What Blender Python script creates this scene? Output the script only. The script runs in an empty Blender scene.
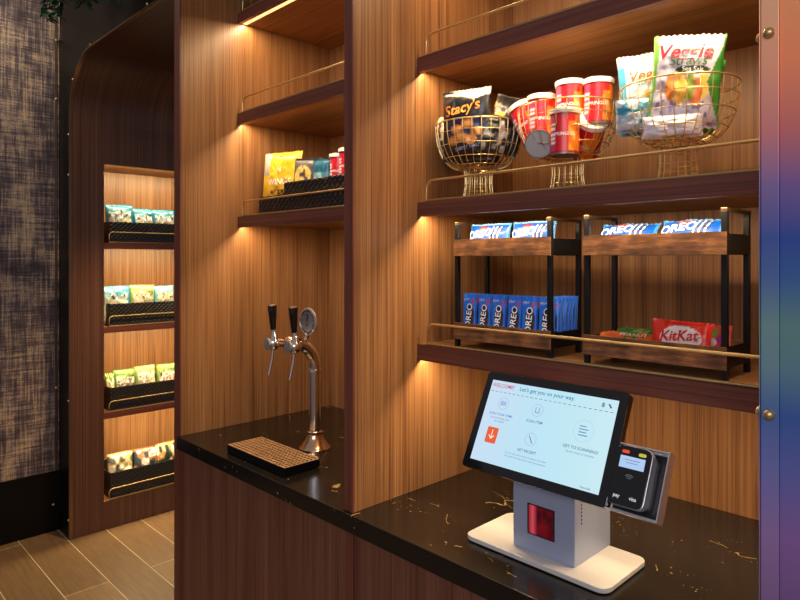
import bpy, math, random
from mathutils import Vector, Matrix

# ------------------------------------------------------------------ camera, world, lights, exposure
scn = bpy.context.scene
COL = scn.collection
scn.view_settings.view_transform = 'Standard'
scn.view_settings.look = 'None'
scn.view_settings.exposure = 0.0
scn.view_settings.gamma = 1.0

cam_d = bpy.data.cameras.new('camera')
cam = bpy.data.objects.new('camera', cam_d)
COL.objects.link(cam)
cam.location = (0, 0, 1.52)
cam.rotation_euler = (math.radians(90), 0, math.radians(45.6))
cam_d.sensor_width = 36
cam_d.lens = 627 / 800 * 36
cam_d.shift_y = -(300 - 259.5) / 800
cam_d.clip_start = 0.02
scn.camera = cam

world = bpy.data.worlds.new('world')
scn.world = world
world.use_nodes = True
world.node_tree.nodes['Background'].inputs[0].default_value = (0.72, 0.65, 0.70, 1)
world.node_tree.nodes['Background'].inputs[1].default_value = 0.29

WARM = (1.0, 0.73, 0.42)


def area(name, loc, rot, sx, sy, power, color):
    d = bpy.data.lights.new(name, 'AREA')
    d.shape = 'RECTANGLE'
    d.size = sx
    d.size_y = sy
    d.energy = power
    d.color = color
    o = bpy.data.objects.new(name, d)
    o.location = loc
    o.rotation_euler = rot
    COL.objects.link(o)
    return o


R = math.radians
# daylight and ceiling lights of the lobby behind the camera, plus an added wall wash
area('lobby_light', (1.2, -2.4, 2.7), (R(52), 0, R(28)), 2.6, 1.4, 64, (0.92, 0.91, 1.0))
area('woven_wall_fill', (-3.25, 0.55, 3.1), (R(6), R(28), 0), 0.35, 0.35, 8, (1.0, 0.82, 0.60))  # added warm lamp out of view, brightens the woven wall
# recessed downlight in the alcove ceiling
sp = bpy.data.lights.new('alcove_downlight', 'SPOT')
sp.energy = 150
sp.color = (1.0, 0.68, 0.34)
sp.spot_size = R(80)
sp.spot_blend = 0.6
sp.shadow_soft_size = 0.05
spo = bpy.data.objects.new('alcove_downlight', sp)
spo.location = (-2.95, 1.35, 2.56)
COL.objects.link(spo)


# ------------------------------------------------------------------ small helpers
def lin(c):
    return tuple(((x / 255) / 12.92 if x / 255 <= 0.04045 else ((x / 255 + 0.055) / 1.055) ** 2.4) for x in c)


def L4(c):
    return (*lin(c), 1)


def new_mat(name):
    m = bpy.data.materials.new(name)
    m.use_nodes = True
    nt = m.node_tree
    b = nt.nodes['Principled BSDF']
    return m, nt, b


def simple(name, rgb, rough=0.5, metal=0.0, emit=0.0, spec=0.5, coat=0.0):
    m, nt, b = new_mat(name)
    c = L4(rgb)
    b.inputs['Base Color'].default_value = c
    b.inputs['Roughness'].default_value = rough
    b.inputs['Metallic'].default_value = metal
    b.inputs['Specular IOR Level'].default_value = spec
    b.inputs['Coat Weight'].default_value = coat
    if emit:
        b.inputs['Emission Color'].default_value = c
        b.inputs['Emission Strength'].default_value = emit
    return m


def ramp(nt, stops, interp='LINEAR'):
    r = nt.nodes.new('ShaderNodeValToRGB')
    cr = r.color_ramp
    cr.interpolation = interp
    while len(cr.elements) < len(stops):
        cr.elements.new(0.5)
    for e, (p, c) in zip(cr.elements, stops):
        e.position = p
        e.color = c
    return r


def coords(nt, scale, rot=(0, 0, 0)):
    tc = nt.nodes.new('ShaderNodeTexCoord')
    mp = nt.nodes.new('ShaderNodeMapping')
    mp.inputs['Scale'].default_value = scale
    mp.inputs['Rotation'].default_value = rot
    nt.links.new(tc.outputs['Object'], mp.inputs['Vector'])
    return mp


def noise(nt, vec, scale, detail=3, rough=0.5, dist=0.0):
    n = nt.nodes.new('ShaderNodeTexNoise')
    n.inputs['Scale'].default_value = scale
    n.inputs['Detail'].default_value = detail
    n.inputs['Roughness'].default_value = rough
    n.inputs['Distortion'].default_value = dist
    nt.links.new(vec.outputs[0], n.inputs['Vector'])
    return n


def math_node(nt, op, a, b=None, c=None, clamp=False):
    n = nt.nodes.new('ShaderNodeMath')
    n.operation = op
    n.use_clamp = clamp
    for i, v in enumerate((a, b, c)):
        if v is None:
            continue
        if isinstance(v, (int, float)):
            n.inputs[i].default_value = v
        else:
            nt.links.new(v, n.inputs[i])
    return n.outputs[0]


def mixc(nt, f, a, b):
    n = nt.nodes.new('ShaderNodeMix')
    n.data_type = 'RGBA'
    for s, v in ((0, f), (6, a), (7, b)):
        if isinstance(v, (int, float, tuple)):
            n.inputs[s].default_value = v
        else:
            nt.links.new(v, n.inputs[s])
    return n.outputs[2]


def wood(name, axis, dark, mid, light, rough=0.38, fine=1.0):
    """straight-grain walnut veneer, grain running along the given axis"""
    m, nt, b = new_mat(name)
    s = [1.0, 1.0, 1.0]
    k = 'xyz'.index(axis)
    sc = [1, 1, 1]
    sc[k] = 0.009
    mp = coords(nt, tuple(sc))
    n1 = noise(nt, mp, 190 * fine, 3, 0.65)
    n2 = noise(nt, mp, 34, 2, 0.5)
    n3 = noise(nt, mp, 420 * fine, 2, 0.6)
    v = math_node(nt, 'MULTIPLY', n1.outputs[0], 0.60)
    v = math_node(nt, 'MULTIPLY_ADD', n2.outputs[0], 0.25, v)
    v = math_node(nt, 'MULTIPLY_ADD', n3.outputs[0], 0.15, v)
    r = ramp(nt, [(0.37, (*dark, 1)), (0.49, (*mid, 1)), (0.64, (*light, 1))])
    nt.links.new(v, r.inputs[0])
    nt.links.new(r.outputs[0], b.inputs['Base Color'])
    b.inputs['Roughness'].default_value = rough
    bp = nt.nodes.new('ShaderNodeBump')
    bp.inputs['Strength'].default_value = 0.06
    bp.inputs['Distance'].default_value = 0.002
    nt.links.new(v, bp.inputs['Height'])
    nt.links.new(bp.outputs[0], b.inputs['Normal'])
    return m


def curve_wood():
    m = wood('arch_cove_veneer', 'z', (0.045, 0.017, 0.010), (0.098, 0.040, 0.023), (0.155, 0.068, 0.038), rough=0.34)
    for n in m.node_tree.nodes:
        if n.type == 'MAPPING':
            n.inputs['Scale'].default_value = (0.004, 1, 0.004)
    return m


WD = ((0.105, 0.042, 0.015), (0.245, 0.108, 0.039), (0.37, 0.185, 0.072))
M = {}
M['wood_z'] = wood('walnut_vertical', 'z', *WD)
M['wood_x'] = wood('walnut_along', 'x', *WD)
M['wood_y'] = wood('walnut_across', 'y', *WD)
ED = ((0.085, 0.022, 0.013), (0.145, 0.040, 0.024), (0.20, 0.062, 0.036))
M['edge_x'] = wood('dark_walnut_edge_along', 'x', *ED, rough=0.42)
M['edge_z'] = wood('dark_walnut_edge_vertical', 'z', *ED, rough=0.42)
M['edge_y'] = wood('dark_walnut_edge_across', 'y', *ED, rough=0.42)
BD = ((0.075, 0.024, 0.013), (0.150, 0.054, 0.030), (0.21, 0.084, 0.048))
M['base_z'] = wood('brown_base_veneer', 'z', *BD, rough=0.45, fine=1.3)
M['arch_curve'] = None
M['arch_z'] = wood('arch_veneer', 'z', (0.05, 0.018, 0.012), (0.10, 0.038, 0.024), (0.16, 0.062, 0.036), rough=0.34)
M['arch_curve'] = curve_wood()
M['gold'] = simple('brushed_gold_metal', (206, 176, 122), 0.36, 0.8)
M['bronze'] = simple('antique_bronze_metal', (150, 122, 98), 0.3, 0.9)
M['brass'] = simple('polished_brass_wire', (214, 186, 124), 0.32, 0.8)
M['chrome'] = simple('polished_chrome', (235, 232, 230), 0.13, 1.0)
M['copper'] = simple('warm_polished_copper', (232, 196, 160), 0.2, 1.0)
M['black_metal'] = simple('black_powder_coated_metal', (22, 24, 28), 0.42, 0.6)
M['rail_metal'] = simple('worn_bronze_cap_metal', (104, 84, 62), 0.35, 0.9)
M['black_gloss'] = simple('black_gloss_plastic', (6, 8, 12), 0.08, 0.0, coat=0.5)
M['black_plastic'] = simple('black_plastic', (12, 14, 18), 0.3)
M['black_panel'] = simple('black_painted_panel', (7, 6, 6), 0.4, spec=0.25)
M['white_metal'] = simple('white_coated_steel', (204, 200, 194), 0.35)
M['grey_steel'] = simple('pale_grey_painted_steel', (160, 170, 196), 0.4, 0.25)
M['silver'] = simple('brushed_aluminium', (200, 200, 208), 0.3, 0.8)
M['slot'] = simple('dark_slot', (20, 18, 16), 0.7)
M['led'] = simple('warm_led_diffuser', (255, 206, 140), 0.5, emit=1.6)
M['plastic_white'] = simple('white_plastic_lid', (240, 232, 225), 0.35)
M['tin'] = simple('grey_tin_base', (135, 128, 125), 0.4, 0.7)
M['grille'] = simple('satin_copper_grille', (215, 170, 120), 0.4, 0.55)
M['leaf'] = simple('dark_green_leaf', (40, 76, 54), 0.5)
M['stem'] = simple('brown_stem', (50, 40, 26), 0.7)

# colour-attribute print for packaging and screens
m, nt, b = new_mat('printed_film')
at = nt.nodes.new('ShaderNodeAttribute')
at.attribute_name = 'print'
nt.links.new(at.outputs['Color'], b.inputs['Base Color'])
b.inputs['Roughness'].default_value = 0.32
b.inputs['Specular IOR Level'].default_value = 0.6
M['print'] = m
m, nt, b = new_mat('lit_display')
at = nt.nodes.new('ShaderNodeAttribute')
at.attribute_name = 'print'
b.inputs['Base Color'].default_value = (0.02, 0.02, 0.02, 1)
b.inputs['Roughness'].default_value = 0.2
nt.links.new(at.outputs['Color'], b.inputs['Emission Color'])
b.inputs['Emission Strength'].default_value = 0.93
M['display'] = m

# black marble with gold veins
m, nt, b = new_mat('black_marble_gold_veins')
mp = coords(nt, (1, 1, 1), (0, 0, R(14)))
wrp = noise(nt, mp, 5, 4, 0.6)
vadd = nt.nodes.new('ShaderNodeVectorMath')
vadd.operation = 'MULTIPLY_ADD'
vadd.inputs[1].default_value = (0.16, 0.16, 0.0)
nt.links.new(wrp.outputs['Color'], vadd.inputs[0])
nt.links.new(mp.outputs[0], vadd.inputs[2])
vs = nt.nodes.new('ShaderNodeMapping')
vs.inputs['Scale'].default_value = (3.0, 8.0, 1)
nt.links.new(vadd.outputs[0], vs.inputs[0])
vo = nt.nodes.new('ShaderNodeTexVoronoi')
vo.feature = 'DISTANCE_TO_EDGE'
vo.inputs['Scale'].default_value = 1.0
nt.links.new(vs.outputs[0], vo.inputs['Vector'])
vein = math_node(nt, 'LESS_THAN', vo.outputs['Distance'], 0.005)
msk = noise(nt, mp, 9, 3, 0.7)
mk = math_node(nt, 'GREATER_THAN', msk.outputs[0], 0.57)
vein = math_node(nt, 'MULTIPLY', vein, mk)
fl = noise(nt, mp, 150, 2, 0.5)
fk = math_node(nt, 'GREATER_THAN', fl.outputs[0], 0.69)
fk2 = math_node(nt, 'GREATER_THAN', msk.outputs[0], 0.56)
fk = math_node(nt, 'MULTIPLY', fk, fk2)
allv = math_node(nt, 'MAXIMUM', vein, fk)
gcol = mixc(nt, msk.outputs[0], (0.10, 0.075, 0.05, 1), (0.55, 0.36, 0.12, 1))
bcol = mixc(nt, wrp.outputs[0], (0.004, 0.004, 0.004, 1), (0.018, 0.014, 0.010, 1))
nt.links.new(mixc(nt, allv, bcol, gcol), b.inputs['Base Color'])
b.inputs['Roughness'].default_value = 0.2
M['marble'] = m

# wood-look floor planks with pale joints
m, nt, b = new_mat('tan_plank_floor')
tc = nt.nodes.new('ShaderNodeTexCoord')
mp = nt.nodes.new('ShaderNodeMapping')
mp.inputs['Location'].default_value = (0.35, 0.895 * -1, 0)
nt.links.new(tc.outputs['Object'], mp.inputs[0])
br = nt.nodes.new('ShaderNodeTexBrick')
br.offset = 0.37
br.inputs['Scale'].default_value = 1.0
br.inputs['Brick Width'].default_value = 1.15
br.inputs['Row Height'].default_value = 0.196
br.inputs['Mortar Size'].default_value = 0.0017
br.inputs['Mortar Smooth'].default_value = 0.1
br.inputs['Color1'].default_value = (0.20, 0.118, 0.055, 1)
br.inputs['Color2'].default_value = (0.150, 0.090, 0.043, 1)
br.inputs['Mortar'].default_value = (0.55, 0.44, 0.28, 1)
nt.links.new(mp.outputs[0], br.inputs['Vector'])
g = coords(nt, (0.6, 7, 1))
gn = noise(nt, g, 9, 5, 0.65)
gr = ramp(nt, [(0.3, (0.72, 0.72, 0.72, 1)), (0.7, (1.12, 1.1, 1.08, 1))])
nt.links.new(gn.outputs[0], gr.inputs[0])
mx = nt.nodes.new('ShaderNodeMix')
mx.data_type = 'RGBA'
mx.blend_type = 'MULTIPLY'
mx.inputs[0].default_value = 1
nt.links.new(br.outputs['Color'], mx.inputs[6])
nt.links.new(gr.outputs[0], mx.inputs[7])
nt.links.new(mx.outputs[2], b.inputs['Base Color'])
b.inputs['Roughness'].default_value = 0.42
M['floor'] = m

# woven wall covering with golden flecks
m, nt, b = new_mat('woven_wallcovering')
a1 = noise(nt, coords(nt, (1, 1, 0.05)), 120, 2, 0.6)
a2 = noise(nt, coords(nt, (1, 0.05, 1)), 120, 2, 0.6)
a3 = noise(nt, coords(nt, (1, 1, 1)), 6, 5, 0.65)
a5 = noise(nt, coords(nt, (1, 1, 0.12)), 26, 3, 0.6)
a4 = noise(nt, coords(nt, (1, 1, 1)), 260, 2, 0.6)
v = math_node(nt, 'MULTIPLY_ADD', a1.outputs[0], 0.28, math_node(nt, 'MULTIPLY', a2.outputs[0], 0.24))
v = math_node(nt, 'MULTIPLY_ADD', a3.outputs[0], 0.34, v)
v = math_node(nt, 'MULTIPLY_ADD', a5.outputs[0], 0.14, v)
r = ramp(nt, [(0.41, (0.030, 0.021, 0.026, 1)), (0.48, (0.10, 0.072, 0.076, 1)), (0.55, (0.25, 0.185, 0.155, 1)), (0.64, (0.56, 0.40, 0.21, 1))])
nt.links.new(v, r.inputs[0])
fk = math_node(nt, 'MULTIPLY', math_node(nt, 'GREATER_THAN', a4.outputs[0], 0.60), math_node(nt, 'GREATER_THAN', v, 0.515))
nt.links.new(mixc(nt, fk, r.outputs[0], (0.66, 0.47, 0.22, 1)), b.inputs['Base Color'])
b.inputs['Roughness'].default_value = 0.6
M['fabric'] = m

# rustic brown boards of the rack trays
m, nt, b = new_mat('rustic_brown_board')
n1 = noise(nt, coords(nt, (3, 30, 30)), 5, 4, 0.7, 0.4)
n2 = noise(nt, coords(nt, (1, 1, 1)), 14, 3, 0.6)
v = math_node(nt, 'MULTIPLY_ADD', n2.outputs[0], 0.5, math_node(nt, 'MULTIPLY', n1.outputs[0], 0.5))
r = ramp(nt, [(0.36, (0.025, 0.014, 0.009, 1)), (0.5, (0.13, 0.055, 0.024, 1)), (0.64, (0.34, 0.15, 0.055, 1))])
nt.links.new(v, r.inputs[0])
nt.links.new(r.outputs[0], b.inputs['Base Color'])
b.inputs['Roughness'].default_value = 0.4
M['rustic'] = m

# reflections painted into the colour of the metal-clad end panel: rose to blue to green to violet bands down its height
def reflected_bands(name, k, metal, rough):
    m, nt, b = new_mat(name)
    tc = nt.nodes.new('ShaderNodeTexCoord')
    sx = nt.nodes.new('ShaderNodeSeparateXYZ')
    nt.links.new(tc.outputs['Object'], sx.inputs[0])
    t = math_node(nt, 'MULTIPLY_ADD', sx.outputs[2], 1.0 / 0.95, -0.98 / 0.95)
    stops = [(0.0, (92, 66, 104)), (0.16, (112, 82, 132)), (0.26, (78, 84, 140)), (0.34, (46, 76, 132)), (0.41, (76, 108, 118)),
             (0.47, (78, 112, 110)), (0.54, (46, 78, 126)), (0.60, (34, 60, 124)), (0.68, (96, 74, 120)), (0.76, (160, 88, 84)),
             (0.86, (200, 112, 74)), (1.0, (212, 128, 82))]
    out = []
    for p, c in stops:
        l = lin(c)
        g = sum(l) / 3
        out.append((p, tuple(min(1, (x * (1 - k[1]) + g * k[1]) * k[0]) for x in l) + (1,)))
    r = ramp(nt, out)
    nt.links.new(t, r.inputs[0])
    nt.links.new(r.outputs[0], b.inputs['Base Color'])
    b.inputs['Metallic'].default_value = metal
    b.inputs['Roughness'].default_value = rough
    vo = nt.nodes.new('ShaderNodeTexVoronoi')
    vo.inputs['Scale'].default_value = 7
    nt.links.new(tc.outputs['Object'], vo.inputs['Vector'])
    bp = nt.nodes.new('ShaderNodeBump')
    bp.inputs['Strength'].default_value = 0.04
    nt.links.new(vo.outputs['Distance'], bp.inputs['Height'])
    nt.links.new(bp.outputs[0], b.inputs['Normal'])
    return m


M['reflected_bands'] = reflected_bands('painted_reflection_panel', (1.9, 0.0), 0.25, 0.45)
M['reflected_bands_trim'] = reflected_bands('painted_reflection_trim', (2.4, 0.18), 0.3, 0.4)


# ------------------------------------------------------------------ mesh builder
class MB:
    def __init__(s):
        s.v, s.f, s.m, s.c = [], [], [], []
        s.col = (1, 1, 1)

    def add(s, vs, fs, mi=0, col=None):
        n = len(s.v)
        s.v += [tuple(p) for p in vs]
        s.c += [col or s.col] * len(vs)
        s.f += [tuple(i + n for i in f) for f in fs]
        s.m += [mi] * len(fs)
        return s

    def box(s, x0, x1, y0, y1, z0, z1, mi=0, col=None):
        x0, x1 = sorted((x0, x1)); y0, y1 = sorted((y0, y1)); z0, z1 = sorted((z0, z1))
        vs = [(x, y, z) for z in (z0, z1) for y in (y0, y1) for x in (x0, x1)]
        return s.add(vs, [(0, 2, 3, 1), (4, 5, 7, 6), (0, 1, 5, 4), (2, 6, 7, 3), (0, 4, 6, 2), (1, 3, 7, 5)], mi, col)

    def tube(s, pts, r, n=8, closed=False, mi=0, cap=True):
        pts = [Vector(p) for p in pts]
        k = len(pts)
        rs = r if isinstance(r, (list, tuple)) else [r] * k
        vs, fs = [], []
        up = None
        for i in range(k):
            a = pts[(i - 1) % k] if (closed or i > 0) else pts[i]
            c = pts[(i + 1) % k] if (closed or i < k - 1) else pts[i]
            t = (c - a).normalized()
            if up is None:
                up = Vector((0, 0, 1)) if abs(t.z) < 0.9 else Vector((1, 0, 0))
            x = t.cross(up)
            if x.length < 1e-5:
                x = t.orthogonal()
            x.normalize()
            y = t.cross(x).normalized()
            up = -y if i >= 0 else up
            up = x.cross(t).normalized()
            for j in range(n):
                an = 2 * math.pi * j / n
                vs.append(pts[i] + (x * math.cos(an) + up * math.sin(an)) * rs[i])
        m = k if closed else k - 1
        for i in range(m):
            for j in range(n):
                a, b2 = i * n + j, i * n + (j + 1) % n
                c, d = ((i + 1) % k) * n + (j + 1) % n, ((i + 1) % k) * n + j
                fs.append((a, b2, c, d))
        if cap and not closed:
            fs.append(tuple(range(n - 1, -1, -1)))
            fs.append(tuple(range((k - 1) * n, k * n)))
        return s.add(vs, fs, mi)

    def lathe(s, prof, mat=Matrix(), n=28, mi=0, colf=None):
        base = len(s.v)
        vs, fs, cs = [], [], []
        for i, (r, z) in enumerate(prof):
            for j in range(n):
                a = 2 * math.pi * j / n
                vs.append(mat @ Vector((r * math.cos(a), r * math.sin(a), z)))
                cs.append(colf(a, z) if colf else s.col)
        for i in range(len(prof) - 1):
            for j in range(n):
                fs.append((i * n + j, i * n + (j + 1) % n, (i + 1) * n + (j + 1) % n, (i + 1) * n + j))
        s.add(vs, fs, mi)
        s.c[base:] = cs
        return s

    def prism(s, poly, mat, d0, d1, mi=0, col=None):
        """poly in local xy, extruded along local z"""
        k = len(poly)
        vs = [mat @ Vector((x, y, d0)) for x, y in poly] + [mat @ Vector((x, y, d1)) for x, y in poly]
        fs = [tuple(range(k - 1, -1, -1)), tuple(range(k, 2 * k))]
        fs += [(i, (i + 1) % k, k + (i + 1) % k, k + i) for i in range(k)]
        return s.add(vs, fs, mi, col)

    def build(s, name, mats, root=None, smooth=False, bevel=0.0, loc=None):
        me = bpy.data.meshes.new(name)
        off = Vector(loc) if loc is not None else (root_world(root) if root else Vector((0, 0, 0)))
        me.from_pydata([Vector(p) - off for p in s.v], [], s.f)
        if not isinstance(mats, (list, tuple)):
            mats = [mats]
        for mm in mats:
            me.materials.append(mm)
        if len(mats) > 1:
            me.polygons.foreach_set('material_index', s.m)
        ca = me.color_attributes.new('print', 'FLOAT_COLOR', 'POINT')
        flat = []
        for c in s.c:
            flat += [*c, 1.0]
        ca.data.foreach_set('color', flat)
        if smooth:
            me.polygons.foreach_set('use_smooth', [True] * len(me.polygons))
            if hasattr(me, 'set_sharp_from_angle'):
                me.set_sharp_from_angle(angle=R(40))
        me.update()
        o = bpy.data.objects.new(name, me)
        COL.objects.link(o)
        if bevel:
            bv = o.modifiers.new('soft_edges', 'BEVEL')
            bv.width = bevel
            bv.segments = 2
            bv.limit_method = 'ANGLE'
            bv.angle_limit = R(50)
        if root is not None:
            o.parent = root
            if loc is not None:
                o.location = off - root_world(root)
        elif loc is not None:
            o.location = loc
        return o


ABS = {}


def root_world(o):
    return ABS.get(o.name, Vector((0, 0, 0)))


def thing(name, loc, label, cat, group=None):
    o = bpy.data.objects.new(name, None)
    COL.objects.link(o)
    o.empty_display_size = 0.05
    o.location = loc
    ABS[o.name] = Vector(loc)
    tag(o, label, cat, group)
    return o


def part(mb, name, mats, root, **kw):
    """a child mesh whose own frame coincides with its root (root is a thing or a part)"""
    base = root_world(root)
    o = mb.build(name, mats, None, **kw)
    for vtx in o.data.vertices:
        vtx.co -= base
    o.parent = root
    ABS[o.name] = base
    return o


def tag(o, label=None, cat=None, group=None, kind=None):
    if label: o['label'] = label
    if cat: o['category'] = cat
    if group: o['group'] = group
    if kind: o['kind'] = kind
    return o


def copy_tree(o, parent=None):
    c = o.copy()
    COL.objects.link(c)
    if parent: c.parent = parent
    for ch in list(o.children):
        copy_tree(ch, c)
    return c


def struct(mb, name, mats, label=None, **kw):
    o = mb.build(name, mats, **kw)
    o['kind'] = 'structure'
    return o


def rrect(w, h, r, n=5, cx=0, cy=0):
    out = []
    for sx, sy, a0 in ((1, -1, -90), (1, 1, 0), (-1, 1, 90), (-1, -1, 180)):
        for i in range(n + 1):
            a = R(a0 + 90 * i / n)
            out.append((cx + sx * (w / 2 - r) + r * math.cos(a), cy + sy * (h / 2 - r) + r * math.sin(a)))
    return out


def circ(r, n=24, cx=0, cy=0):
    return [(cx + r * math.cos(2 * math.pi * i / n), cy + r * math.sin(2 * math.pi * i / n)) for i in range(n)]


_tc = {}


def text_geo(body, size=1.0, bold=0.0, shear=0.0, align='CENTER'):
    key = (body, bold, shear, align)
    if key not in _tc:
        cu = bpy.data.curves.new('lettering', 'FONT')
        cu.body = body
        cu.size = 1.0
        cu.align_x = align
        cu.align_y = 'CENTER'
        cu.offset = bold
        cu.shear = shear
        cu.resolution_u = 3
        o = bpy.data.objects.new('lettering', cu)
        COL.objects.link(o)
        bpy.context.view_layer.update()
        me = bpy.data.meshes.new_from_object(o)
        _tc[key] = ([(v.co.x, v.co.y) for v in me.vertices], [tuple(p.vertices) for p in me.polygons])
        bpy.data.objects.remove(o)
        bpy.data.meshes.remove(me)
        bpy.data.curves.remove(cu)
    vs, fs = _tc[key]
    return [(x * size, y * size) for x, y in vs], fs


# ------------------------------------------------------------------ measured layout (metres)
XL, XD0, XD, XR = -2.119, -1.209, -1.176, -0.278     # bay sides
YF, YS, YB = 0.990, 1.217, 1.655                    # panel fronts, shelf fronts, back boards
XW = -3.679                                         # alcove wall plane
ZC = 0.90                                           # worktop height

# ------------------------------------------------------------------ the setting
struct(MB().box(-5, 3.2, -4, 3.6, -0.05, 0), 'floor', M['floor'])
# side wall: woven covering above a black dado
struct(MB().box(-3.95, -3.87, -2.5, 1.10, 0.335, 3.3), 'wall_left', M['fabric'])
struct(MB().box(-3.955, -3.862, -2.5, 1.10, 0, 0.335), 'baseboard_left', M['black_panel'])
struct(MB().box(-3.872, -3.864, 1.078, 1.088, 0.335, 3.3), 'trim_1', M['bronze'])

# arched alcove: wall with niche, cove and lowered ceiling
R0 = 0.315
ZA = 2.278
NY0, NY1, NZ0, NZ1, ND = 1.276, 1.96, 0.158, 2.057, 0.34
w = MB()
YE = 2.7
w.box(XW - 0.02, XW, 1.10, NY0, 0, ZA)
w.box(XW - 0.02, XW, NY1, YE, 0, ZA)
w.box(XW - 0.02, XW, NY0, NY1, 0, NZ0)
w.box(XW - 0.02, XW, NY0, NY1, NZ1, ZA)
struct(w, 'wall_alcove', M['arch_curve'])


def arch_path(off=0.0, n=14):
    pts = []
    cx, cz = XW + R0, ZA
    r = R0 + off
    for i in range(n + 1):
        a = R(180 - 90 * i / n)
        pts.append((cx + r * math.cos(a), cz + r * math.sin(a)))
    pts.append((-2.17, cz + r))
    return pts


w = MB()
inn, out = arch_path(0), arch_path(0.02)
k = len(inn)
vs = [(x, y, z) for y in (1.10, YE) for x, z in inn] + [(x, y, z) for y in (1.10, YE) for x, z in out]
fs = []
for i in range(k - 1):
    fs.append((i, i + 1, k + i + 1, k + i))
    fs.append((2 * k + i, 3 * k + i, 3 * k + i + 1, 2 * k + i + 1))
    fs.append((i, 2 * k + i, 2 * k + i + 1, i + 1))
w.add(vs, fs)
struct(w, 'ceiling_alcove', M['arch_curve'], smooth=True)
struct(MB().box(XW - 0.02, -2.17, YE, YE + 0.03, 0, 2.62), 'wall_back', M['arch_z'])
# black fascia round the arch
w = MB()
prof = [(XW - 0.0015, 0.0)] + arch_path(0.0015)
k = len(prof)
top = 3.3
vs, fs = [], []
for y in (1.0995, 1.125):
    for (x, z) in prof:
        vs.append((x, y, z))
    for i, (x, z) in enumerate(prof):
        if i < 2:
            vs.append((-3.95, y, z))
        else:
            f = (i - 1) / (k - 2)
            vs.append((-3.95 + (1.78) * f * f, y, ZA + (top - ZA) * min(1, f * 2.2)))
for b0, fl in ((0, False), (2 * k, True)):
    for i in range(k - 1):
        q = (b0 + i, b0 + i + 1, b0 + k + i + 1, b0 + k + i)
        fs.append(q if fl else q[::-1])
for i in range(k - 1):
    fs.append((i, 2 * k + i, 2 * k + i + 1, i + 1))
w.add(vs, fs)
w.box(-3.95, XW - 0.03, 1.1255, 1.14, 0, 3.3)
w.box(-3.95, -2.17, 1.1255, 1.14, 2.66, 3.3)
struct(w, 'wall_front', M['black_panel'])
# thin bronze edge trim following the arch, and its round studs
w = MB()
pr_in = [(XW, 0.0)] + arch_path(0.0)
pr_out = [(XW - 0.006, 0.0)] + arch_path(0.006)
k = len(pr_in)
vs = [(x, y, z) for y in (1.095, 1.0993) for x, z in pr_in] + [(x, y, z) for y in (1.095, 1.0993) for x, z in pr_out]
fs = []
for i in range(k - 1):
    fs += [(i, i + 1, 2 * k + i + 1, 2 * k + i), (i, k + i, k + i + 1, i + 1), (2 * k + i, 2 * k + i + 1, 3 * k + i + 1, 3 * k + i)]
w.add(vs, fs)
a_in, a_out = [(XW + 0.002, 0.0)] + arch_path(-0.002), [(XW, 0.0)] + arch_path(0.0)
vs = [(x, y, z) for y in (1.0993, 1.112) for x, z in a_in] + [(x, y, z) for y in (1.0993, 1.112) for x, z in a_out]
fs = []
for i in range(k - 1):
    fs += [(i, i + 1, 2 * k + i + 1, 2 * k + i), (i, k + i, k + i + 1, i + 1), (k + i, 3 * k + i, 3 * k + i + 1, k + i + 1)]
w.add(vs, fs)
struct(w, 'trim_2', M['bronze'])

# end panel with painted-on reflections and an angle trim, right of the bays
pan = thing('metal_clad_panel', (XR, YF, 0), 'glossy metal-clad end panel with painted rose, blue and violet reflections at the right edge', 'panel')
part(MB().box(XR + 0.024, 0.45, YF + 0.001, YF + 0.02, 0, 2.9), 'panel_face', M['reflected_bands'], pan)
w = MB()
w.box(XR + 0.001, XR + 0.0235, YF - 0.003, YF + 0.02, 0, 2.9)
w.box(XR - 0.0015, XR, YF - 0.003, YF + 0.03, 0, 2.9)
tr = part(w, 'edge_trim', M['reflected_bands_trim'], pan, bevel=0.0006)
for z in (1.838, 1.302, 0.55):
    mt = Matrix.Translation((XR + 0.0115, YF - 0.003, z)) @ Matrix.Rotation(R(90), 4, 'X')
    dome = [(0.0078, 0), (0.0076, 0.003), (0.0062, 0.0056), (0.0036, 0.0074), (0.0, 0.008)]
    part(MB().lathe(dome, mt, 20), 'screw', M['gold'], pan, smooth=True)
    mt = Matrix.Translation((XR - 0.0015, YF + 0.012, z)) @ Matrix.Rotation(R(-90), 4, 'Y')
    part(MB().lathe(dome, mt, 20), 'screw', M['gold'], pan, smooth=True)

# ------------------------------------------------------------------ shelving unit
unit = thing('wall_shelving_unit', (XL, YB, 0), 'tall open walnut shelving unit of two bays over a base cabinet', 'shelving unit')


def side(x0, x1, z0, z1):
    w = MB()
    w.box(x0, x1, YF + 0.006, YB, z0, z1, 0)
    w.box(x0, x1, YF, YF + 0.006, z0, z1, 1)
    part(w, 'side_panel', [M['wood_z'], M['edge_z']], unit)


side(-2.163, XL, 0, 2.9)
side(XD0, XD, ZC, 2.9)
part(MB().box(XR + 0.0005, XR + 0.02, YF + 0.0305, YB, ZC, 2.9), 'side_panel', M['wood_z'], unit)
part(MB().box(-2.163, XD0 + 0.015, YB, YB + 0.02, 0, 2.9), 'back_panel', M['wood_z'], unit)
part(MB().box(XD0 + 0.015, XR + 0.02, YB, YB + 0.02, 0, 2.9), 'back_panel', M['wood_z'], unit)
part(MB().box(-2.163, XR + 0.02, YF, YB + 0.02, 2.9, 2.93), 'top_panel', M['edge_x'], unit)


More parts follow.
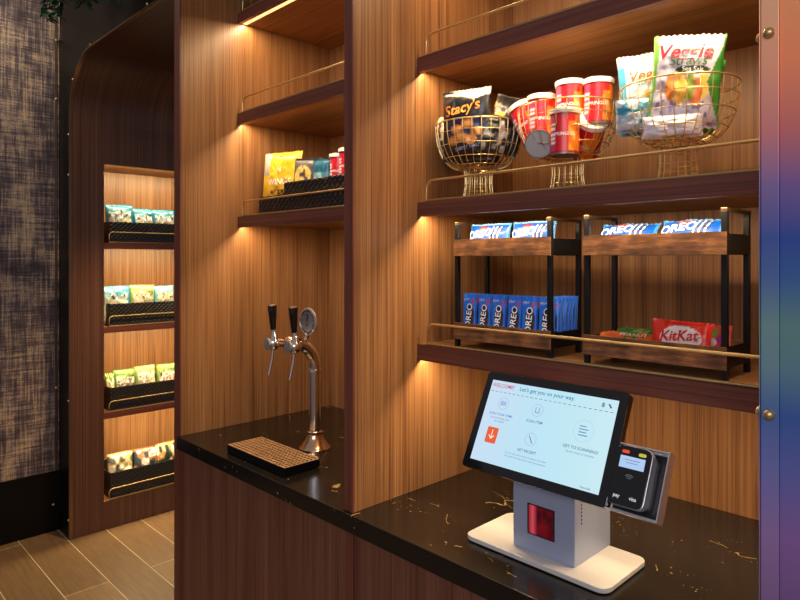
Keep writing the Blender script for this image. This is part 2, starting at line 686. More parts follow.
def guard(x0, x1, z, y, ax='x', h=0.056):
    """gallery rail: rounded loop of rod standing on the shelf edge"""
    w = MB()
    r = 0.0034
    c = 0.022
    pts = [(x0, z + r)]
    for i in range(7):
        a = R(180 - 90 * i / 6)
        pts.append((x0 + c + c * math.cos(a), z + h - c + c * math.sin(a)))
    for i in range(7):
        a = R(90 - 90 * i / 6)
        pts.append((x1 - c + c * math.cos(a), z + h - c + c * math.sin(a)))
    pts.append((x1, z + r))
    P = (lambda u, v: (u, y, v)) if ax == 'x' else (lambda u, v: (y, u, v))
    w.tube([P(*p) for p in pts], r, 8, closed=True)
    return w


def shelf(x0, x1, ztop, zbot, lit=4.0, rail=True):
    w = MB()
    so, lip = (0.012, 0.003) if ztop > 2.3 else (0.0, 0.007)
    w.box(x0, x1, YS + 0.014, YB, zbot + 0.002, ztop, 0)
    w.box(x0, x1, YS, YS + 0.014, zbot - lip, ztop, 1)
    s = part(w, 'shelf', [M['wood_x'], M['edge_x']], unit)
    if rail:
        o = part(guard(x0 + 0.03, x1 - 0.03, ztop, YS + 0.006), 'guard_rail', M['gold'], s, smooth=True)
    if lit:
        part(MB().box(x0 + 0.004, x1 - 0.004, YS + 0.0145, YS + 0.024 + so, zbot + 0.0005, zbot + 0.0015), 'light_strip', M['led'], s)
        area('shelf_strip_light', ((x0 + x1) / 2, YS + 0.0195 + so, zbot - 0.001), (R(4), 0, 0), x1 - x0 - 0.02, 0.006, lit * (1.5 if ztop > 1.5 else 1.7), WARM)
    return s


shelf(XL, XD0, 2.448, 2.412, 3.6)
shelf(XL, XD0, 2.070, 2.034, 3.2)
shelf(XL, XD0, 1.681, 1.647, 3.2)
shelf(XD, XR, 2.448, 2.412, 3.6)
shelf(XD, XR, 2.064, 2.030, 3.4)
shelf(XD, XR, 1.674, 1.642, 3.4)
shelf(XD, XR, 1.292, 1.256, 3.0)

# worktop and base cabinets
wt = thing('stone_worktop', (XL, YF, ZC), 'black marble worktop with gold veins running under both bays', 'worktop')
part(MB().box(XL + 0.0005, XR - 0.002, YF - 0.012, YB - 0.0005, ZC - 0.045, ZC - 0.0005), 'slab', M['marble'], wt, bevel=0.0015)


def base_cab(x0, x1, xs, label):
    r = thing('base_cabinet', (x0, YF, 0), label, 'cabinet', 'base cabinets under the worktop')
    part(MB().box(x0, x1, YF + 0.028, YB - 0.001, 0.06, ZC - 0.0455), 'carcass', M['black_panel'], r)
    part(MB().box(x0, x1, YF + 0.06, YF + 0.08, 0.001, 0.06), 'plinth', M['black_panel'], r)
    e = [x0] + xs + [x1]
    for a, b2 in zip(e[:-1], e[1:]):
        part(MB().box(a + 0.001, b2 - 0.001, YF + 0.006, YF + 0.027, 0.065, ZC - 0.048), 'door', M['base_z'], r, bevel=0.0008)


base_cab(XL + 0.001, XD0, [-1.690], 'brown veneer base cabinet under the bay with the beer taps')
base_cab(XD, XR - 0.002, [-0.727], 'brown veneer base cabinet under the bay with the checkout kiosk')
tag(struct(MB().box(XD0 + 0.001, XD - 0.001, YF + 0.003, YB - 0.02, 0, ZC - 0.0455), 'trim_3', M['edge_z']))

# ------------------------------------------------------------------ niche shelving in the alcove wall
nic = thing('recessed_shelving', (XW, NY0, NZ0), 'lit recessed walnut shelving in the dark alcove wall at left', 'shelving unit')
D = XW - ND
part(MB().box(D - 0.02, D, NY0, NY1, NZ0, NZ1), 'back_panel', M['wood_z'], nic)
part(MB().box(D, XW - 0.0205, NY0 - 0.02, NY0, NZ0 - 0.02, NZ1 + 0.02), 'side_panel', M['wood_z'], nic)
part(MB().box(D, XW - 0.0205, NY1, NY1 + 0.02, NZ0 - 0.02, NZ1 + 0.02), 'side_panel', M['wood_z'], nic)
part(MB().box(D, XW - 0.0205, NY0, NY1, NZ1, NZ1 + 0.02), 'top_panel', M['wood_y'], nic)
bt = part(MB().box(D, XW - 0.0005, NY0 + 0.0005, NY1 - 0.0005, NZ0 - 0.02, NZ0 + 0.001), 'bottom_panel', M['wood_y'], nic)
ntops = []
for zt in (1.615, 1.138, 0.655):
    w = MB()
    w.box(D, XW - 0.016, NY0 + 0.0005, NY1 - 0.0005, zt - 0.03, zt, 0)
    w.box(XW - 0.016, XW - 0.002, NY0 + 0.0005, NY1 - 0.0005, zt - 0.034, zt, 1)
    s = part(w, 'shelf', [M['wood_y'], M['edge_y']], nic)
    part(guard(NY0 + 0.03, NY1 - 0.03, zt, XW - 0.006, 'y', 0.06), 'guard_rail', M['gold'], s, smooth=True)
    ntops.append(zt)
part(guard(NY0 + 0.03, NY1 - 0.03, NZ0 + 0.001, XW - 0.006, 'y', 0.06), 'guard_rail', M['gold'], bt, smooth=True)
for zt in (NZ1 - 0.003, 1.615 - 0.036, 1.138 - 0.036, 0.655 - 0.036):
    area('niche_strip_light', (XW - 0.03, (NY0 + NY1) / 2, zt), (R(0), R(20), 0), 0.006, NY1 - NY0 - 0.03, 6.4, (1.0, 0.77, 0.42))


# ------------------------------------------------------------------ woven black baskets
def woven_basket(name, x0, x1, y0, y1, z, h, label, group):
    r = thing(name, ((x0 + x1) / 2, (y0 + y1) / 2, z), label, 'basket', group)
    w = MB()
    t = 0.006
    w.box(x0 + t, x1 - t, y0 + t, y1 - t, z, z + 0.004)
    rows = max(4, int(h / 0.011))

    def wall(ax, fixed, a0, a1, outdir):
        n = max(6, int((a1 - a0) / 0.013)) * 2
        m = rows * 2
        vs, fs = [], []
        for layer in (0, 1):
            for j in range(m + 1):
                for i in range(n + 1):
                    a = a0 + (a1 - a0) * i / n
                    zz = z + h * j / m
                    bulge = 0.0
                    if i % 2 == 1 and j % 2 == 1:
                        bulge = 0.0035 if ((i // 2 + j // 2) % 2 == 0) else -0.0012
                    f = fixed + outdir * (bulge if layer == 0 else -t)
                    vs.append((a, f, zz) if ax == 'x' else (f, a, zz))
        W = n + 1
        N = W * (m + 1)
        for j in range(m):
            for i in range(n):
                q = (j * W + i, j * W + i + 1, (j + 1) * W + i + 1, (j + 1) * W + i)
                fs.append(q)
                fs.append(tuple(N + k2 for k2 in q[::-1]))
        w.add(vs, fs)
    wall('x', y0, x0, x1, -1)
    wall('x', y1, x0, x1, 1)
    wall('y', x0, y0, y1, -1)
    wall('y', x1, y0, y1, 1)
    part(w, 'woven_body', M['rattan'], r)
    rim = [(x0, y0), (x1, y0), (x1, y1), (x0, y1)]
    e = 0.003
    part(MB().tube([(x, y, z + h) for x, y in ((x0 + e, y0 + e), ((x0 + x1) / 2, y0 + e), (x1 - e, y0 + e), (x1 - e, y1 - e), (x0 + e, y1 - e))], 0.0036, 6, closed=True), 'rim', M['rattan'], r)
    return r


M['rattan'] = simple('black_woven_rattan', (26, 23, 22), 0.35)
gN = 'woven trays on the recessed shelves'
for zt, h, lab in ((1.615, 0.118, 'black woven tray on the top recessed shelf under teal bags'),
                   (1.138, 0.126, 'black woven tray on the second recessed shelf from the top'),
                   (0.655, 0.13, 'black woven tray on the third recessed shelf holding green bags'),
                   (NZ0 + 0.001, 0.14, 'black woven tray at the bottom of the recessed shelving')):
    woven_basket('woven_tray', D + 0.03, XW - 0.022, 1.318, NY1 - 0.02, zt + 0.0005, h, lab, gN)


# ------------------------------------------------------------------ packaging
def hash2(a, b2, s=0):
    x = math.sin(a * 127.1 + b2 * 311.7 + s * 74.7) * 43758.5453
    return x - math.floor(x)


def vnoise(x, y, s=0):
    xi, yi = math.floor(x), math.floor(y)
    fx, fy = x - xi, y - yi
    fx, fy = fx * fx * (3 - 2 * fx), fy * fy * (3 - 2 * fy)
    a = hash2(xi, yi, s); b2 = hash2(xi + 1, yi, s); c = hash2(xi, yi + 1, s); d = hash2(xi + 1, yi + 1, s)
    return a + (b2 - a) * fx + (c - a) * fy + (a - b2 - c + d) * fx * fy


def bag_mesh(name, w, h, T, colf, texts=(), nx=30, ny=40, seed=1, seal=0.05, side_seal=False, crink=1.0):
    """soft pillow pack standing on its bottom edge, front towards -Y"""
    mb = MB()

    def thick(u, v):
        e = 0.5 if not side_seal else 0.8
        a = max(0.0, 1 - abs(u) ** 2.6) ** (0.55 if not side_seal else 0.8)
        vv = min(1.0, abs(v) / (1 - seal * 1.6))
        b2 = max(0.0, 1 - vv ** 3.0) ** 0.6
        return T * a * b2

    def pos(u, v, sgn, extra=0.0):
        t = thick(u, v)
        n = (vnoise(u * 3 + 7, v * 4 + 3, seed) - 0.5) * 0.35 + (vnoise(u * 9, v * 9, seed + 3) - 0.5) * 0.16
        edge = abs(v) ** 3 + 0.4 * abs(u) ** 3
        t = t * (1 + n * crink)
        warp = (vnoise(u * 5, 2.5 + v, seed + 9) - 0.5) * 0.010 * crink * edge
        x = u * w / 2 * (1 - 0.05 * (1 - abs(v) ** 2))
        z = (v * 0.5 + 0.5) * h + (0.0015 * math.sin(u * 40) if abs(v) > 0.999 else 0)
        return Vector((x, sgn * (t + 0.0006) + warp + (sgn * extra), z))
    for sgn in (-1, 1):
        vs, cs, fs = [], [], []
        for j in range(ny + 1):
            v = -1 + 2 * j / ny
            for i in range(nx + 1):
                u = -1 + 2 * i / nx
                vs.append(pos(u, v, sgn))
                cs.append(lin(colf(u, v, sgn)))
        W = nx + 1
        for j in range(ny):
            for i in range(nx):
                q = (j * W + i, j * W + i + 1, (j + 1) * W + i + 1, (j + 1) * W + i)
                fs.append(q if sgn < 0 else q[::-1])
        b0 = len(mb.v)
        mb.add(vs, fs)
        mb.c[b0:] = cs
    # join the two films round the border
    N = (nx + 1) * (ny + 1)
    W = nx + 1
    ring = [i for i in range(W)] + [(j + 1) * W - 1 for j in range(1, ny + 1)] + [ny * W + i for i in range(nx - 1, -1, -1)] + [j * W for j in range(ny - 1, 0, -1)]
    for a, b2 in zip(ring, ring[1:] + ring[:1]):
        mb.f.append((a, a + N, b2 + N, b2)); mb.m.append(0)
    for (body, size, cx, cy, rot, col, kw) in texts:
        vs, fs = text_geo(body, size * w, **kw)
        b0 = len(mb.v)
        ca, sa = math.cos(R(rot)), math.sin(R(rot))
        out = []
        for x, y in vs:
            X, Y = x * ca - y * sa + cx * w / 2, x * sa + y * ca
            u = max(-1, min(1, X / (w / 2)))
            v = max(-1, min(1, cy + Y / (h / 2)))
            out.append(pos(u, v, -1, 0.0024))
        mb.add(out, fs, 0, lin(col))
    return mb


def spawn(mb, name, label, cat, loc, yaw=0, pitch=0, roll=0, group=None, smooth=True, mat='print'):
    o = mb.build(name, M[mat], smooth=smooth)
    place(o, loc, yaw, pitch, roll)
    tag(o, label, cat, group)
    return o


def place(o, loc, yaw=0, pitch=0, roll=0):
    """pitch leans the top backwards, roll leans it sideways, yaw turns the front"""
    mt = Matrix.Translation(loc) @ Matrix.Rotation(R(yaw), 4, 'Z') @ Matrix.Rotation(R(-pitch), 4, 'X') @ Matrix.Rotation(R(roll), 4, 'Y')
    o.matrix_world = mt
    return o


def blob(u, v, cu, cv, ru, rv):
    return ((u - cu) / ru) ** 2 + ((v - cv) / rv) ** 2 < 1


# ---- cookie packs (blue) ----
def cookie_col(u, v, s):
    if s > 0:
        return (225, 228, 235)
    if abs(u) > 0.9:
        return (20, 90, 200)
    if blob(u, v, 0.2, -0.05, 0.6, 0.58):
        n = vnoise(u * 9, v * 9, 4)
        return (26, 20, 26) if n > 0.3 else (70, 66, 80)
    if v < -0.72:
        return (18, 60, 160) if v < -0.8 else (225, 235, 245)
    if blob(u, v, 0.55, 0.66, 0.16, 0.14):
        return (215, 60, 60)
    return (14, 122, 240)


NK = dict(bold=0.012)


def wide_cookie(u, v, s):
    if s > 0:
        return (200, 220, 240)
    if abs(u) > 0.93:
        return (60, 140, 215)
    for cx in (0.18, 0.36, 0.54):
        if abs(u - cx - 0.12 * v) < 0.07 and abs(v) < 0.72:
            return (24, 20, 24) if abs(u - cx - 0.12 * v) > 0.022 else (235, 235, 235)
    if blob(u, v, -0.2, 0.62, 0.25, 0.2):
        return (130, 40, 60)
    return (4, 74, 178) if v < 0.86 else (100, 170, 225)


def rack(x0, x1, y0, y1, z, label):
    r = thing('two_tier_rack', (x0, y0, z), label, 'rack', 'two-tier racks on the shelf above the kiosk')
    H = 0.318
    p = 0.011
    for x in (x0, x1 - p):
        for y in (y0, y1 - p):
            part(MB().box(x, x + p, y, y + p, z, z + H), 'post', M['black_metal'], r, bevel=0.0008)
        part(MB().box(x - 0.0005, x + p + 0.0005, y0 - 0.0005, y1 + 0.0005, z + H, z + H + 0.007), 'handle_bar', M['rail_metal'], r, bevel=0.0008)
    for zb in (z + 0.020, z + 0.237):
        w = MB()
        t = 0.008
        w.box(x0 + p * 0, x1, y0 - 0.004, y0 - 0.0005, zb, zb + 0.043, 0)
        w.box(x0 + p, x1 - p, y1 - 0.008, y1, zb, zb + 0.043, 0)
        w.box(x0 + p, x1 - p, y0, y1 - 0.008, zb, zb + 0.006, 0)
        w.box(x0 + p * 0.5, x0 + p, y0 + p, y1 - p, zb, zb + 0.040, 1)
        w.box(x1 - p, x1 - p * 0.5, y0 + p, y1 - p, zb, zb + 0.040, 1)
        w.box(x1 - 0.002, x1, y0 + p, y1 - p, zb + 0.002, zb + 0.038, 1)
        part(w, 'tray', [M['rustic'], M['black_metal']], r)
    return z + 0.026, z + 0.243


RY0, RY1 = 1.255, 1.392
SZ = 1.2925
t1a, t1b = rack(-1.076, -0.786, RY0, RY1, SZ, 'black metal two-tier rack with rustic trays holding blue cookie packs')
t2a, t2b = rack(-0.703, -0.409, RY0, RY1, SZ, 'black metal two-tier rack with candy bars on its lower tray')

up_mesh = bag_mesh('cookie_pack', 0.046, 0.112, 0.007, cookie_col,
                   [('OREO', 0.52, 0.16, -0.02, 84, (245, 245, 250), NK), ('Mini', 0.24, -0.25, 0.74, 12, (240, 240, 245), {})], nx=22, ny=40, seed=5, crink=0.4)
gO = 'upright blue cookie packs on the lower rack tray'
proto = None
for k in range(6):
    if proto is None:
        o = spawn(up_mesh, 'cookie_pack', '', 'snack pack', (0, 0, 0))
        proto = o
    else:
        o = copy_tree(proto)
    names = ['leftmost of the front row', 'second from the left in the front row', 'third from the left in the front row',
             'fourth from the left in the front row', 'fifth from the left in the front row', 'sixth and rightmost of the front row beside the post']
    tag(o, 'upright blue cookie pack, ' + names[k], 'snack pack', gO)
    place(o, (-1.044 + 0.0462 * k, 1.277, t1a), (2, -3, 1, -2, 3, -1)[k], 3, (-1, 1, 0, 1.5, -1, 0)[k])
for c in range(6):
    for q in range(1, 7 if c == 5 else 2):
        o = copy_tree(proto)
        if c == 5:
            tag(o, 'blue cookie pack in the rightmost column, %s behind the front pack' % ('directly', 'second', 'third', 'fourth', 'fifth', 'sixth')[q - 1], 'snack pack', gO)
        else:
            tag(o, 'blue cookie pack standing behind the %s front pack' % ('leftmost', 'second', 'third', 'fourth', 'fifth')[c], 'snack pack', gO)
        place(o, (-1.044 + 0.0462 * c + 0.003, 1.277 + 0.0158 * q, t1a), (3, -4, 5, -2, 4, -3)[(q + c) % 6], 4, 0)

wide = bag_mesh('wide_cookie_pack', 0.128, 0.078, 0.016, wide_cookie, [('OREO', 0.23, -0.36, 0.22, 6, (248, 248, 250), dict(bold=0.02))], nx=44, ny=26, seed=8, crink=0.6)
g = 'wide blue cookie packs on the upper rack trays'
wp = None
for (x, y, zz, yaw, pit, lab) in ((-1.002, 1.300, t1b, 2, 12, 'wide blue cookie pack at the left of the left rack top tray'),
                                  (-0.868, 1.300, t1b, -2, 10, 'wide blue cookie pack at the right of the left rack top tray'),
                                  (-0.630, 1.290, t2b, 3, 38, 'wide blue cookie pack lying low at the left of the right rack top tray'),
                                  (-0.498, 1.290, t2b, -3, 34, 'wide blue cookie pack lying at the right of the right rack top tray')):
    if wp is None:
        wp = spawn(wide, 'wide_cookie_pack', lab, 'snack pack', (x, y, zz), yaw, pit, 0, g)
        o = wp
    else:
        o = copy_tree(wp)
        tag(o, lab)
    place(o, (x, y, zz + 0.001), yaw, pit, 0)


def kit_col(u, v, s):
    if s > 0: return (200, 40, 30)
    if abs(u) > 0.86: return (222, 40, 22)
    if blob(u, v, 0.02, 0.12, 0.72, 0.62):
        return (240, 228, 220) if vnoise(u * 6, v * 22, 2) > 0.2 else (225, 150, 120)
    return (226, 52, 28) if v > -0.55 else (235, 120, 80)


spawn(bag_mesh('wafer_bar', 0.118, 0.078, 0.008, kit_col, [('KitKat', 0.25, -0.06, 0.2, 6, (205, 24, 22), dict(bold=0.02, shear=0.25))], 50, 26, 3),
      'chocolate_wafer_bar', 'red chocolate wafer bar leaning up on the right rack lower tray', 'candy', (-0.508, 1.283, t2a), 3, 8, 2)


def bar_col(a, b2, c2):
    def f(u, v, s):
        if abs(u) > 0.85: return a
        return b2 if vnoise(u * 8, v * 3, 3) > 0.42 else c2
    return f


spawn(bag_mesh('bar', 0.15, 0.040, 0.008, bar_col((225, 110, 50), (226, 96, 40), (60, 120, 40)), [('PEANUT', 0.11, 0.1, 0, 0, (250, 240, 230), {})], 40, 14, 6),
      'candy_bar', 'orange and green candy bar lying left of the red wafer bar', 'candy', (-0.612, 1.275, t2a + 0.022), 4, 62, 0, 'candy bars on the right rack')
spawn(bag_mesh('bar', 0.115, 0.040, 0.008, bar_col((50, 110, 50), (40, 100, 45), (110, 140, 50)), [], 30, 14, 7),
      'candy_bar', 'green candy bar behind the orange one', 'candy', (-0.620, 1.320, t2a + 0.026), -5, 58, 0, 'candy bars on the right rack')


def sk(u, v, s):
    for cx, cy, c in ((-0.4, 0.0, (200, 190, 210)), (0.3, 0.2, (150, 40, 150)), (0.1, -0.5, (120, 30, 140)), (-0.3, 0.55, (110, 140, 60)), (0.5, -0.2, (150, 30, 60))):
        if blob(u, v, cx, cy, 0.34, 0.24): return c
    return (190, 70, 60)


spawn(bag_mesh('fruit', 0.05, 0.072, 0.007, sk, [], 24, 30, 9), 'fruit_candy_pack', 'small red and purple candy pack right of the red wafer bar', 'candy', (-0.447, 1.318, t2a), -6, 8, 0)

# ------------------------------------------------------------------ wire pedestal bowls
BR, BH = 0.1165, 0.205
BZ = 1.6745


def bowl_profile(t):
    """t 0 at rim, 1 at bottom"""
    a = t * R(84)
    return 0.036 + (BR - 0.036) * math.cos(a) ** 0.75, BH - 0.118 * math.sin(a)


def wire_bowl(x, y, label):
    r = thing('wire_pedestal_bowl', (x, y, BZ), label, 'bowl', 'wire pedestal bowls on the middle shelf')
    w = MB()
    for k in range(30):
        a = 2 * math.pi * k / 30
        pts = []
        for i in range(11):
            rr, z = bowl_profile(i / 10)
            pts.append((x + rr * math.cos(a), y + rr * math.sin(a), BZ + z))
        w.tube(pts, 0.00095, 5)
    for t, wr in ((0, 0.0019), (0.16, 0.0011), (0.36, 0.0011), (0.6, 0.0011), (0.82, 0.0011), (1.0, 0.0015)):
        rr, z = bowl_profile(t)
        w.tube([(x + rr * math.cos(2 * math.pi * k / 40), y + rr * math.sin(2 * math.pi * k / 40), BZ + z) for k in range(40)], wr, 6, closed=True)
    part(w, 'bowl', M['brass'], r, smooth=True)
    w = MB()
    prof = [(0.040, 0.088), (0.0365, 0.070), (0.036, 0.048), (0.039, 0.024), (0.046, 0.0015)]
    for k in range(16):
        a = 2 * math.pi * k / 16
        w.tube([(x + rr * math.cos(a), y + rr * math.sin(a), BZ + z) for rr, z in prof], 0.0010, 5)
    for rr, z in ((0.040, 0.086), (0.0372, 0.072), (0.036, 0.045), (0.0385, 0.026), (0.046, 0.002)):
        w.tube([(x + rr * math.cos(2 * math.pi * k / 28), y + rr * math.sin(2 * math.pi * k / 28), BZ + z) for k in range(28)], 0.0012, 6, closed=True)
    part(w, 'pedestal', M['brass'], r, smooth=True)
    return r


B1, B2, B3 = (-1.060, 1.335), (-0.791, 1.335), (-0.533, 1.340)
wire_bowl(*B1, 'gold wire pedestal bowl full of black chip bags, leftmost of three')
wire_bowl(*B2, 'gold wire pedestal bowl full of red snack cans, between the other two')
wire_bowl(*B3, 'gold wire pedestal bowl full of white and green snack bags, rightmost')


def stacy(u, v, s):
    if s > 0: return (60, 60, 60)
    if v > 0.62 + 0.18 * u:
        return (176, 172, 158) if v > 0.80 - 0.3 * u else (30, 30, 36)
    for cx, cy in ((-0.25, -0.12), (0.2, 0.02), (0.55, -0.2), (-0.05, -0.34), (0.3, -0.42), (-0.45, -0.42)):
        if blob(u, v, cx, cy, 0.27, 0.13):
            return (225, 160, 90) if blob(u, v, cx, cy, 0.18, 0.08) else (196, 128, 62)
    if blob(u, v, 0.1, -0.1, 0.9, 0.3): return (40, 48, 92)
    return (22, 22, 30)


spawn(bag_mesh('chip_bag', 0.142, 0.185, 0.022, stacy, [("Stacy's", 0.28, -0.03, 0.46, 8, (232, 150, 60), dict(bold=0.014, shear=0.1)), ('SIMPLY NAKED', 0.09, 0.25, -0.62, 8, (170, 175, 215), dict(bold=0.01))], 50, 60, 11),
      'chip_bag', 'black bag with orange script and sliced chips, in front in the left bowl', 'snack bag', (B1[0] + 0.006, B1[1] - 0.056, BZ + 0.104), 12, -4, 1, 'snack bags in the left bowl')


def yb(seed, c1, c2, c3):
    def f(u, v, s):
        if abs(v) > 0.88: return c3
        n = vnoise(u * 3.2, v * 3.2, seed)
        return c1 if n > 0.62 else (c2 if n < 0.42 else c3)
    return f


spawn(bag_mesh('chip_bag', 0.10, 0.155, 0.018, yb(3, (216, 170, 50), (18, 17, 20), (36, 32, 30)), [], 30, 40, 12),
      'chip_bag', 'black and yellow bag behind the one with orange script', 'snack bag', (B1[0] + 0.055, B1[1] + 0.01, BZ + 0.125), 28, 4, 18, 'snack bags in the left bowl')
spawn(bag_mesh('chip_bag', 0.09, 0.125, 0.018, yb(8, (236, 170, 60), (90, 60, 100), (235, 225, 190)), [], 30, 40, 13),
      'chip_bag', 'cream and orange bag at the left rim of the left bowl', 'snack bag', (B1[0] - 0.062, B1[1] - 0.012, BZ + 0.125), 20, 2, -12, 'snack bags in the left bowl')
spawn(bag_mesh('chip_bag', 0.11, 0.07, 0.022, yb(5, (60, 60, 70), (14, 14, 18), (24, 24, 30)), [], 30, 40, 14),
      'chip_bag', 'dark bag lying in the bottom of the left bowl', 'snack bag', (B1[0] + 0.015, B1[1] - 0.015, BZ + 0.098), 35, -8, 3, 'snack bags in the left bowl')
spawn(bag_mesh('chip_bag', 0.085, 0.10, 0.018, yb(15, (150, 150, 146), (20, 20, 24), (60, 52, 40)), [], 30, 40, 15),
      'chip_bag', 'dark bag with pale patches at the right rim of the left bowl', 'snack bag', (B1[0] + 0.068, B1[1] - 0.035, BZ + 0.118), 48, -4, 10, 'snack bags in the left bowl')


# ---- veggie bags
def veg(u, v, s):
    if s > 0: return (70, 140, 60)
    if u < -0.88 + 0.06 * v: return (96, 160, 60)
    if u > 0.93 - 0.45 * max(0, 0.75 - abs(v + 0.05)) : return (50, 130, 50)
    if blob(u, v, 0.15, 0.22, 0.5, 0.09): return (30, 52, 34)
    for cx, cy, c in ((-0.42, -0.15, (232, 140, 60)), (-0.15, -0.22, (240, 190, 80)), (0.1, -0.14, (150, 170, 60)), (0.3, -0.25, (228, 120, 50)), (0.5, -0.12, (240, 200, 110)), (-0.2, -0.02, (236, 196, 120))):
        if blob(u, v, cx, cy, 0.17, 0.3): return c
    if v < -0.42 and vnoise(u * 8, v * 12, 2) > 0.7: return (130, 120, 180)
    return (200, 198, 216)


spawn(bag_mesh('veggie_bag', 0.134, 0.184, 0.020, veg,
               [('Veggie', 0.30, -0.12, 0.60, 1, (214, 34, 44), dict(bold=0.02, shear=0.25)), ('Straws', 0.2, 0.0, 0.40, 0, (84, 130, 90), dict(bold=0.006, shear=0.15)),
                ('Sea Salt', 0.10, 0.15, 0.22, 0, (235, 240, 230), {}), ('Good', 0.12, -0.45, 0.83, 0, (50, 50, 70), {})], 56, 70, 21),
      'veggie_snack_bag', 'white and green bag with red lettering, foremost in the right bowl', 'snack bag', (B3[0] + 0.024, B3[1] - 0.044, BZ + 0.112), 24, -3, 5, 'snack bags in the right bowl')


def veg2(u, v, s):
    if v > 0.7: return (190, 196, 196) if int((u + 1) * 14) % 2 else (150, 160, 160)
    if u < -0.75: return (60, 160, 200)
    for cx, cy in ((0.0, -0.2), (-0.3, -0.4), (0.3, -0.5)):
        if blob(u, v, cx, cy, 0.26, 0.25): return (232, 176, 80)
    if v < -0.6: return (60, 130, 190)
    return (214, 226, 232)


spawn(bag_mesh('veggie_bag', 0.12, 0.175, 0.022, veg2,
               [('Veggie', 0.28, 0.05, 0.42, 4, (226, 120, 40), dict(bold=0.012, shear=0.25)), ('Good', 0.12, 0.1, 0.66, 0, (50, 50, 70), {}), ('Straws', 0.16, 0.05, 0.24, 0, (100, 140, 100), {})], 44, 56, 22),
      'veggie_snack_bag', 'pale blue bag with orange lettering at the left of the right bowl', 'snack bag', (B3[0] - 0.060, B3[1] + 0.0, BZ + 0.118), 26, 0, -3, 'snack bags in the right bowl')
spawn(bag_mesh('veggie_bag', 0.10, 0.155, 0.018, yb(9, (70, 160, 60), (40, 120, 44), (56, 140, 50)), [], 30, 40, 23),
      'veggie_snack_bag', 'green bag seen from behind at the right of the right bowl', 'snack bag', (B3[0] + 0.018, B3[1] + 0.000, BZ + 0.108), 20, 2, 9, 'snack bags in the right bowl')
spawn(bag_mesh('veggie_bag', 0.115, 0.045, 0.016, yb(6, (236, 236, 244), (222, 222, 236), (228, 228, 240)), [], 30, 40, 24),
      'veggie_snack_bag', 'white bag lying low in the front of the right bowl', 'snack bag', (B3[0] + 0.012, B3[1] - 0.060, BZ + 0.092), 24, -10, 0, 'snack bags in the right bowl')
spawn(bag_mesh('veggie_bag', 0.075, 0.070, 0.018, yb(16, (60, 150, 175), (205, 215, 225), (170, 195, 215)), [], 30, 40, 25),
      'veggie_snack_bag', 'small teal and white bag low at the left of the right bowl', 'snack bag', (B3[0] - 0.068, B3[1] - 0.056, BZ + 0.115), 34, -14, -4, 'snack bags in the right bowl')


# ------------------------------------------------------------------ red snack cans
def can_col(a, z):
    d = (math.degrees(a) + 90 + 180) % 360 - 180     # 0 at the front
    if z > 0.088 or z < 0.008: return lin((170, 20, 30))
    if 42 < d < 72 or -70 < d < -40:
        return lin((236, 226, 222)) if 0.02 < z < 0.07 and d < 0 and int(z * 300) % 3 else lin((178, 60, 120) if d < 0 else (238, 130, 30))
    if 14 < d < 44 and z < 0.075: return lin((240, 120, 26) if math.sin(z * 160 + d * 0.12) > -0.2 else (246, 178, 60))
    return lin((214, 22, 34))


def can_proto():
    r = thing('snack_can', (0, 0, 0), '', 'snack can')
    w = MB()
    RR, H = 0.0325, 0.100
    prof = [(RR, 0.003 + (H - 0.006) * i / 30) for i in range(31)]
    w.lathe(prof, Matrix(), 60, 0, can_col)
    for body, size, cz in (('PRINGLES', 0.0105, 0.045),):
        vs, fs = text_geo(body, size, bold=0.02)
        b0 = len(w.v)
        w.add([((RR + 0.0006) * math.sin(x / RR), -(RR + 0.0006) * math.cos(x / RR), cz + y) for x, y in vs], fs, 0, lin((250, 244, 236)))
    part(w, 'can_body', M['print'], r, smooth=True)
    part(MB().lathe([(0, 0.0012), (RR - 0.002, 0.0012), (RR - 0.001, 0.0), (RR + 0.0008, 0.0004), (RR + 0.0008, 0.003), (RR, 0.0034)], Matrix(), 40), 'base', M['tin'], r, smooth=True)
    part(MB().lathe([(RR, H - 0.0075), (RR + 0.0028, H - 0.007), (RR + 0.003, H + 0.0035), (RR + 0.0005, H + 0.0050), (RR - 0.002, H + 0.0032), (0, H + 0.003)], Matrix(), 40), 'lid', M['plastic_white'], r, smooth=True)
    return r


cp = can_proto()
cans = [  # centre of base, direction of the axis (towards the lid), spin, label
    ((-0.776, 1.322, BZ + 0.160), (0, 0, 1), 30, 'upright red snack can on top of the heap, left of the top pair', 0),
    ((-0.712, 1.332, BZ + 0.153), (0.03, 0, 1), 32, 'upright red snack can on top of the heap, right of the top pair', 0),
    ((-0.806, 1.392, BZ + 0.164), (-0.1, 0.05, 1), 20, 'red snack can mostly hidden behind the left can of the top pair', 0),
    ((-0.848, 1.312, BZ + 0.138), (0.02, -0.02, 1), 42, 'upright red snack can left of the top pair in the middle bowl', 0),
    ((-0.884, 1.345, BZ + 0.142), (-0.42, -0.10, 0.9), 20, 'red snack can leaning out over the left rim', 0),
    ((-0.755, 1.262, BZ + 0.080), (0, 0.02, 1), 30, 'red snack can standing low in the front of the middle bowl', 0),
    ((-0.812, 1.246, BZ + 0.113), (-0.45, 0.85, 0.12), 0, 'red snack can lying with its grey base outward at lower left', 0),
    ((-0.768, 1.37, BZ + 0.098), (0.5, -0.5, 0.6), 0, 'red snack can lying with its end outward at the right rim', 0),
]
for i, (c, ax, spin, lab, _) in enumerate(cans):
    o = cp if i == 0 else copy_tree(cp)
    q = Vector((0, 0, 1)).rotation_difference(Vector(ax).normalized())
    o.matrix_world = Matrix.Translation(c) @ q.to_matrix().to_4x4() @ Matrix.Rotation(R(spin), 4, 'Z')
    tag(o, lab, 'snack can', 'red snack cans in the middle bowl')

